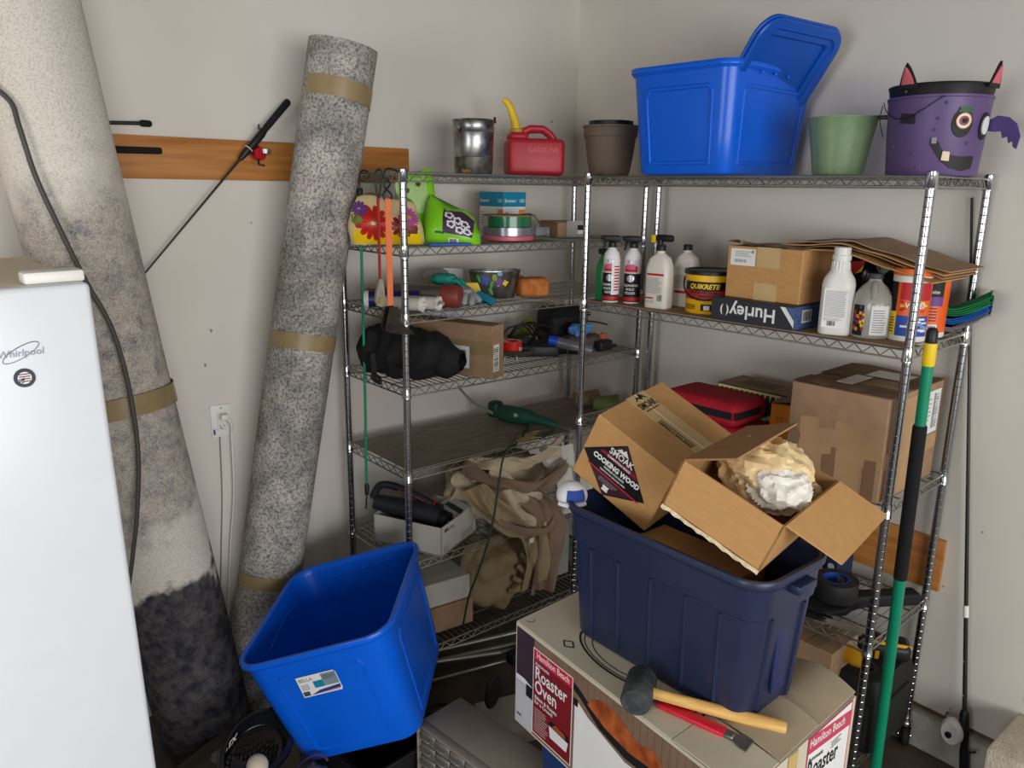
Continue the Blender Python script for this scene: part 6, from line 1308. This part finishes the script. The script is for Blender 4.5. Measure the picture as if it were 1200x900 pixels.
pt, pb = Vector((.815, -1.365, 1.56)), Vector((.878, -1.358, .004)); Tp = frame(pb, pt-pb, Vector((0, -1, 0))); LP = (pt-pb).length
t = thing('telescopic_pole', 'green telescopic pole with yellow collar and black sleeve leaning on the shelving', 'pole', mat=Tp)
gp = M('green_pole_enamel', (12, 138, 102), .35, var=.04)
part('lower_tube', MB().cyl((0, 0, 0), (.86, 0, 0), .0165, 18), gp, t)
part('black_sleeve', MB().tube([(.80, 0, 0), (.803, 0, 0), (1.275, 0, 0), (1.28, 0, 0)], [.017, .0190, .0190, .017], 18), foam, t)
part('upper_tube', MB().cyl((1.27, 0, 0), (LP-.09, 0, 0), .0150, 18), gp, t)
part('yellow_collar', MB().tube([(LP-.105, 0, 0), (LP-.10, 0, 0), (LP-.045, 0, 0), (LP-.04, 0, 0)], [.0155, .0170, .0170, .0155], 18), yellow_m, t)
part('black_tip', MB().tube([(LP-.045, 0, 0), (LP-.04, 0, 0), (LP-.008, 0, 0), (LP, 0, 0)], [.0150, .0160, .0150, .010], 18), black_pl, t)
# ------------------------------------------------------------------ blue tote in front, tilted
BT = frame((-.274, -.213, .254), (.6974, -.6476, .3072), (.6742, .7381, .0256))
t = thing('storage_tote', 'empty bright blue tote tilted on the floor with a white product sticker', 'tote', mat=BT)
tote(t, blue_p, .468, .578, .392, .85, .075)
sc2 = lambda z: .85+.15*z/.392
b = MB(); z0_, z1_ = .24, .315; y0 = -.289*sc2(z0_)-.005; y1 = -.289*sc2(z1_)-.005
O = Vector((.0, y0, z0_)); V_ = Vector((0, y1-y0, z1_-z0_)).normalized()
b.poly([(-.075, 0), (.045, 0), (.048, .01), (.048, .066), (.042, .074), (-.075, .074)], O, XA, V_, 0, .0006); b.rect(.0, .026, .046, .070, O, XA, V_, 3, .001); b.rect(-.030, .026, .0, .05, O, XA, V_, 1, .0012)
b.text('BELLA', .016, -.070, .055, O, XA, V_, 2, .0012); b.lines(-.070, .026, -.042, .048, 4, O, XA, V_, 2, .3, .001); b.poly([(-.05, .004), (.044, .010), (.046, .022), (-.02, .016)], O, XA, V_, 4, .0012); b.poly([(-.045, .004), (.04, .004), (.044, .011)], O, XA, V_, 5, .001); b.rect(-.072, .004, -.052, .02, O, XA, V_, 2, .0012)
b.lines(.004, .05, .044, .066, 3, O, XA, V_, 2, .35, .0014)
part('product_sticker', b, [white_m, teal_m, M('slate_print', (70, 76, 90), .5), M('photo_grey_print', (130, 150, 160), .5), M('navy_print', (40, 60, 140), .5), M('peach_print', (226, 160, 140), .5)], t)
part('handle_slot', MB().rbox((0, .282, .352), (.20, .006, .014), .002, 1), M('navy_groove', (32, 44, 86), .45), t) if False else None
part('inner_rib', MB().tube([(-.10, .277, .338), (.02, .2785, .343), (.05, .279, .350), (.12, .279, .348)], .004, 6), blue_p, t)
part('inner_rib', MB().tube([(-.2195, -.10, .32), (-.2205, .05, .335), (-.2195, .16, .33)], .003, 6), blue_p, t)
# what props the tote: low black crate
t = thing('black_crate', 'black crate under the tilted blue tote', 'crate', (-.30, -.28, .0005), .1)
part('crate', MB().loft([rrect(.30, .28, .03, 0, 4), rrect(.33, .31, .035, .185, 4), rrect(.325, .305, .035, .19, 4), rrect(.30, .28, .03, .183, 4), rrect(.28, .26, .03, .01, 4)], (True, True)), black_pl, t)
part('rim', MB().tube([(x, y, .185) for x, y, z in rrect(.332, .312, .035, 0, 4)], .006, 6, closed=True), black_pl, t)
# ------------------------------------------------------------------ small-parts drawer cabinet
TD = frame((-.262, -.447, .0005), (.1, -.995, 0), (.995, .1, 0))
t = thing('drawer_cabinet', 'grey small-parts cabinet with rows of clear drawers on the floor', 'drawer cabinet', mat=TD)
cabm = M('grey_cabinet_plastic', (136, 126, 112), .5, var=.05, vs=8); drm = M('smoky_drawer', (122, 118, 110), .3, var=.05, coat=.3)
CW, CD, CH = .43, .178, .30
b = MB(); b.rbox((CW/2, CD/2+.01, CH/2), (CW, CD-.02, CH), .006, 2); b.rbox((CW/2, .008, CH-.006), (CW, .03, .012), .004, 2); b.rbox((.004, .008, CH/2), (.008, .03, CH), .003, 1); b.rbox((CW-.004, .008, CH/2), (.008, .03, CH), .003, 1)
part('cabinet', b, cabm, t, 40)
for r2 in range(6):
    for c2 in range(6):
        x = .012+c2*(CW-.024)/6+.034; z = CH-.022-r2*.046-.019
        dd = put('drawer', None or bpy.data.meshes.get('drawer') or MB().rbox((0, .006, 0), (.063, .012, .040), .003, 1).mesh('drawer', drm), t, (x, .0, z))
        put('pull', bpy.data.meshes.get('pull') or MB().rbox((0, -.008, .006), (.044, .016, .004), .0015, 1).mesh('pull', drm), dd)
# metal tubes with a rubber foot, white panel and a box of dark cable on the floor
alum = M('dull_aluminium', (176, 174, 168), .35, .85, var=.08)
t = thing('crutch', 'bundle of aluminium legs with a black rubber foot on the floor', 'stand', (0, 0, 0))
for k, (p, q_) in enumerate((((.02, .02, .14), (.62, -.27, .155)), ((.0, .05, .12), (.60, -.21, .17)), ((.06, .10, .12), (.66, -.16, .18)), ((-.05, -.02, .09), (.50, -.19, .12)))):
    part('tube', MB().cyl(p, q_, .010 if k != 3 else .007, 12), alum, t)
part('rubber_foot', MB().lathe([(0, -.012), (.022, -.012), (.054, -.008), (.060, 0), (.056, .007), (.018, .012), (.014, .024), (0, .024)], 32, T=frame((.135, -.325, .165), (.30, .16, .94), (.84, .42, -.30))), blackr, t)
part('joint_block', MB().rbox((.37, -.19, .15), (.10, .05, .05), .01, 2, T=None), black_pl, t)
solo('plastic_block', MB().rbox((0, 0, .03), (.30, .20, .06), .006, 2), M('offwhite_plastic', (190, 184, 172), .5, var=.05), 'off-white plastic slab on the floor beside the drawer cabinet', 'slab', (.24, -.36, .0005), -.32)
part('bolt_hole', MB().cyl((.02, -.04, .0595), (.02, -.04, .0612), .005, 10), black_m, bpy.data.objects['plastic_block'])
solo('black_cable', MB().tube(smooth([(-.10, -.18, .10), (-.02, -.14, .06), (.06, -.10, .02), (.10, -.16, .012), (.02, -.26, .012), (-.08, -.30, .012), (-.14, -.26, .02), (-.05, -.22, .012), (.08, -.25, .012)]), .006, 7), black_pl, 'black cable looped on the floor beside the drawer cabinet', 'cable', ang=70)
# ------------------------------------------------------------------ bottom left: plank, lacrosse head, ball, grey gear
solo('dark_plank', MB().rbox((0, 0, .07), (.46, .235, .14), .004, 1), M('dark_brown_board', (78, 70, 60), .8, col2=(60, 53, 45), vs=6, stretch=(1, 6, 1)), 'dark brown flat carton lying at the foot of the carpet rolls', 'carton', (-.70, .20, .0005), .40)
bpy.data.objects['dark_plank'].location = (-.745, -.055, .0005); bpy.data.objects['dark_plank'].rotation_euler.z = .42
lx_ = frame((-.700, -.235, .292), Vector((.80, .50, .14)), Vector((-.42, .84, .34)))
t = thing('lacrosse_stick', 'black lacrosse stick head with a mesh net in front of the blue tote', 'lacrosse stick', mat=lx_)
def rim(k): a = 2*PI*k/48; w_ = .085*(1+.22*math.cos(a)); return (.125*math.cos(a), w_*math.sin(a), .012*math.cos(2*a))
part('rim', MB().tube([rim(k) for k in range(48)], .0085, 8, closed=True, flat=1.6), M('glossy_black_plastic', (20, 21, 24), .25), t, 60)
def wallp(k, s_): x, y, z = rim(k); return (x*(1-.12*s_), y*(1-.15*s_), z-.045*s_)
part('side_wall', MB().tube([wallp(k, 1) for k in range(48)], .005, 6, closed=True).loft([[wallp(k, 0) for k in range(48)], [wallp(k, 1) for k in range(48)]], (False, False)), M('glossy_black_plastic', (0,)), t, 60)
b = MB()
def net(u, v):
    r2 = u*u+v*v; return (u*.105, v*.066, -.045-.075*(1-r2))
for i in range(-6, 7):
    p1 = []; p2 = []
    for j in range(17):
        s_ = -1+2*j/16; u, v = s_, i/6+s_*.0
        for pp, sg in ((p1, 1), (p2, -1)):
            uu = s_; vv = i/5+sg*s_*.8
            if uu*uu+vv*vv < .98: pp.append(net(uu, vv))
    for pp in (p1, p2):
        if len(pp) > 2: b.tube(pp, .0026, 5)
part('net', b, M('black_net_cord', (26, 26, 27), .85), t, 60)
part('lettering', MB().text('STX', .032, 0, 0, (-.01, .072, -.034), XA, (0, .12, .99), 0, h=.002, align='CENTER', bold=.0016, shear=.2), white_m, t)
part('shaft', MB().cyl((-.12, 0, -.01), (-.30, -.03, -.10), .013, 12), M('graphite_shaft', (50, 50, 54), .4), t)
solo('lacrosse_ball', MB().sph((0, 0, .031), (.031, .031, .031), 20, 14), M('dirty_white_rubber', (206, 194, 170), .6, var=.08, vs=20), 'dirty white lacrosse ball resting in the black net', 'ball', (-.722, -.315, .262))
solo('notched_strap', MB().prism([(0, 0), (.012, .02), (.03, .026), (.042, .016), (.055, .022), (.07, .012), (.085, .02), (.10, .010), (.115, .018), (.14, .012), (.145, -.03), (.05, -.022), (.01, -.016)], .012), M('grey_rubber_strap', (84, 84, 86), .6), 'grey notched rubber strap beside the lacrosse head', 'strap', mat=frame((-.775, -.10, .215), (.30, -.92, .10), (.80, .30, .45)))
t = thing('grey_boot', 'dark grey rounded protective pad at the foot of the freezer', 'pad', (-.885, -.23, .0005), .4)
part('pad', lump((0, 0, .12), (.07, .08, .128), 61, .1, flatb=.001), M('dark_grey_fabric', (66, 66, 68), .75, var=.06), t, 60)
part('snap', MB().sph((.01, -.03, .246), (.005, .005, .004), 8, 6), chrome, t)
t = thing('grey_boot', 'dark grey rounded pad with purple trim beside the blue tote', 'pad', (-.590, -.395, .0005), -.3)
part('pad', lump((0, 0, .13), (.06, .07, .138), 63, .1, flatb=.001), M('dark_grey_fabric', (0,)), t, 60)
part('purple_trim', MB().tube([(.05*math.cos(a), .055*math.sin(a)+.02, .245+.01*math.sin(a*2)) for a in [PI*.1+PI*.8*k/12 for k in range(13)]], .004, 6), M('plum_trim', (96, 60, 110), .6), t)
# small chips and scuffs where the drywall paint has come off
for k, (x, z, s_, lab) in enumerate(((-.47, 1.41, .0065, 'chip in the wall paint above the outlet'), (-.50, 1.29, .006, 'round chip in the wall paint just above the outlet plate'), (-.30, 1.78, .0035, 'tiny chip in the wall paint below the red reel'), (1.13, 2.21, .006, 'brown chip in the wall paint near the room corner'))):
    b = MB(); b.prism([(s_*(1+.4*math.sin(j*2.3+k))*math.cos(2*PI*j/9)*.7, s_*(1+.4*math.cos(j*1.7+k))*math.sin(2*PI*j/9)) for j in range(9)], .0012, (0, 0, 0), XA, ZA)
    o = put('wall_chip', b.mesh('wall_chip', chip), bpy.data.objects['wall_back'], (x, YB-.0002, z))
for k, (y, z, s_) in enumerate(((-1.62, .34, .006), (-1.60, .22, .006), (-1.33, .62, .003), (-1.42, .85, .003), (-1.63, .29, .004))):
    b = MB(); b.prism([(s_*(1+.4*math.sin(j*2.3+k))*math.cos(2*PI*j/9)*.8, s_*(1+.4*math.cos(j*1.7+k))*math.sin(2*PI*j/9)) for j in range(9)], .0012, (0, 0, 0), (0, -1, 0), ZA)
    put('wall_chip', b.mesh('wall_chip', chip), bpy.data.objects['wall_right'], (XR-.0002, y, z))
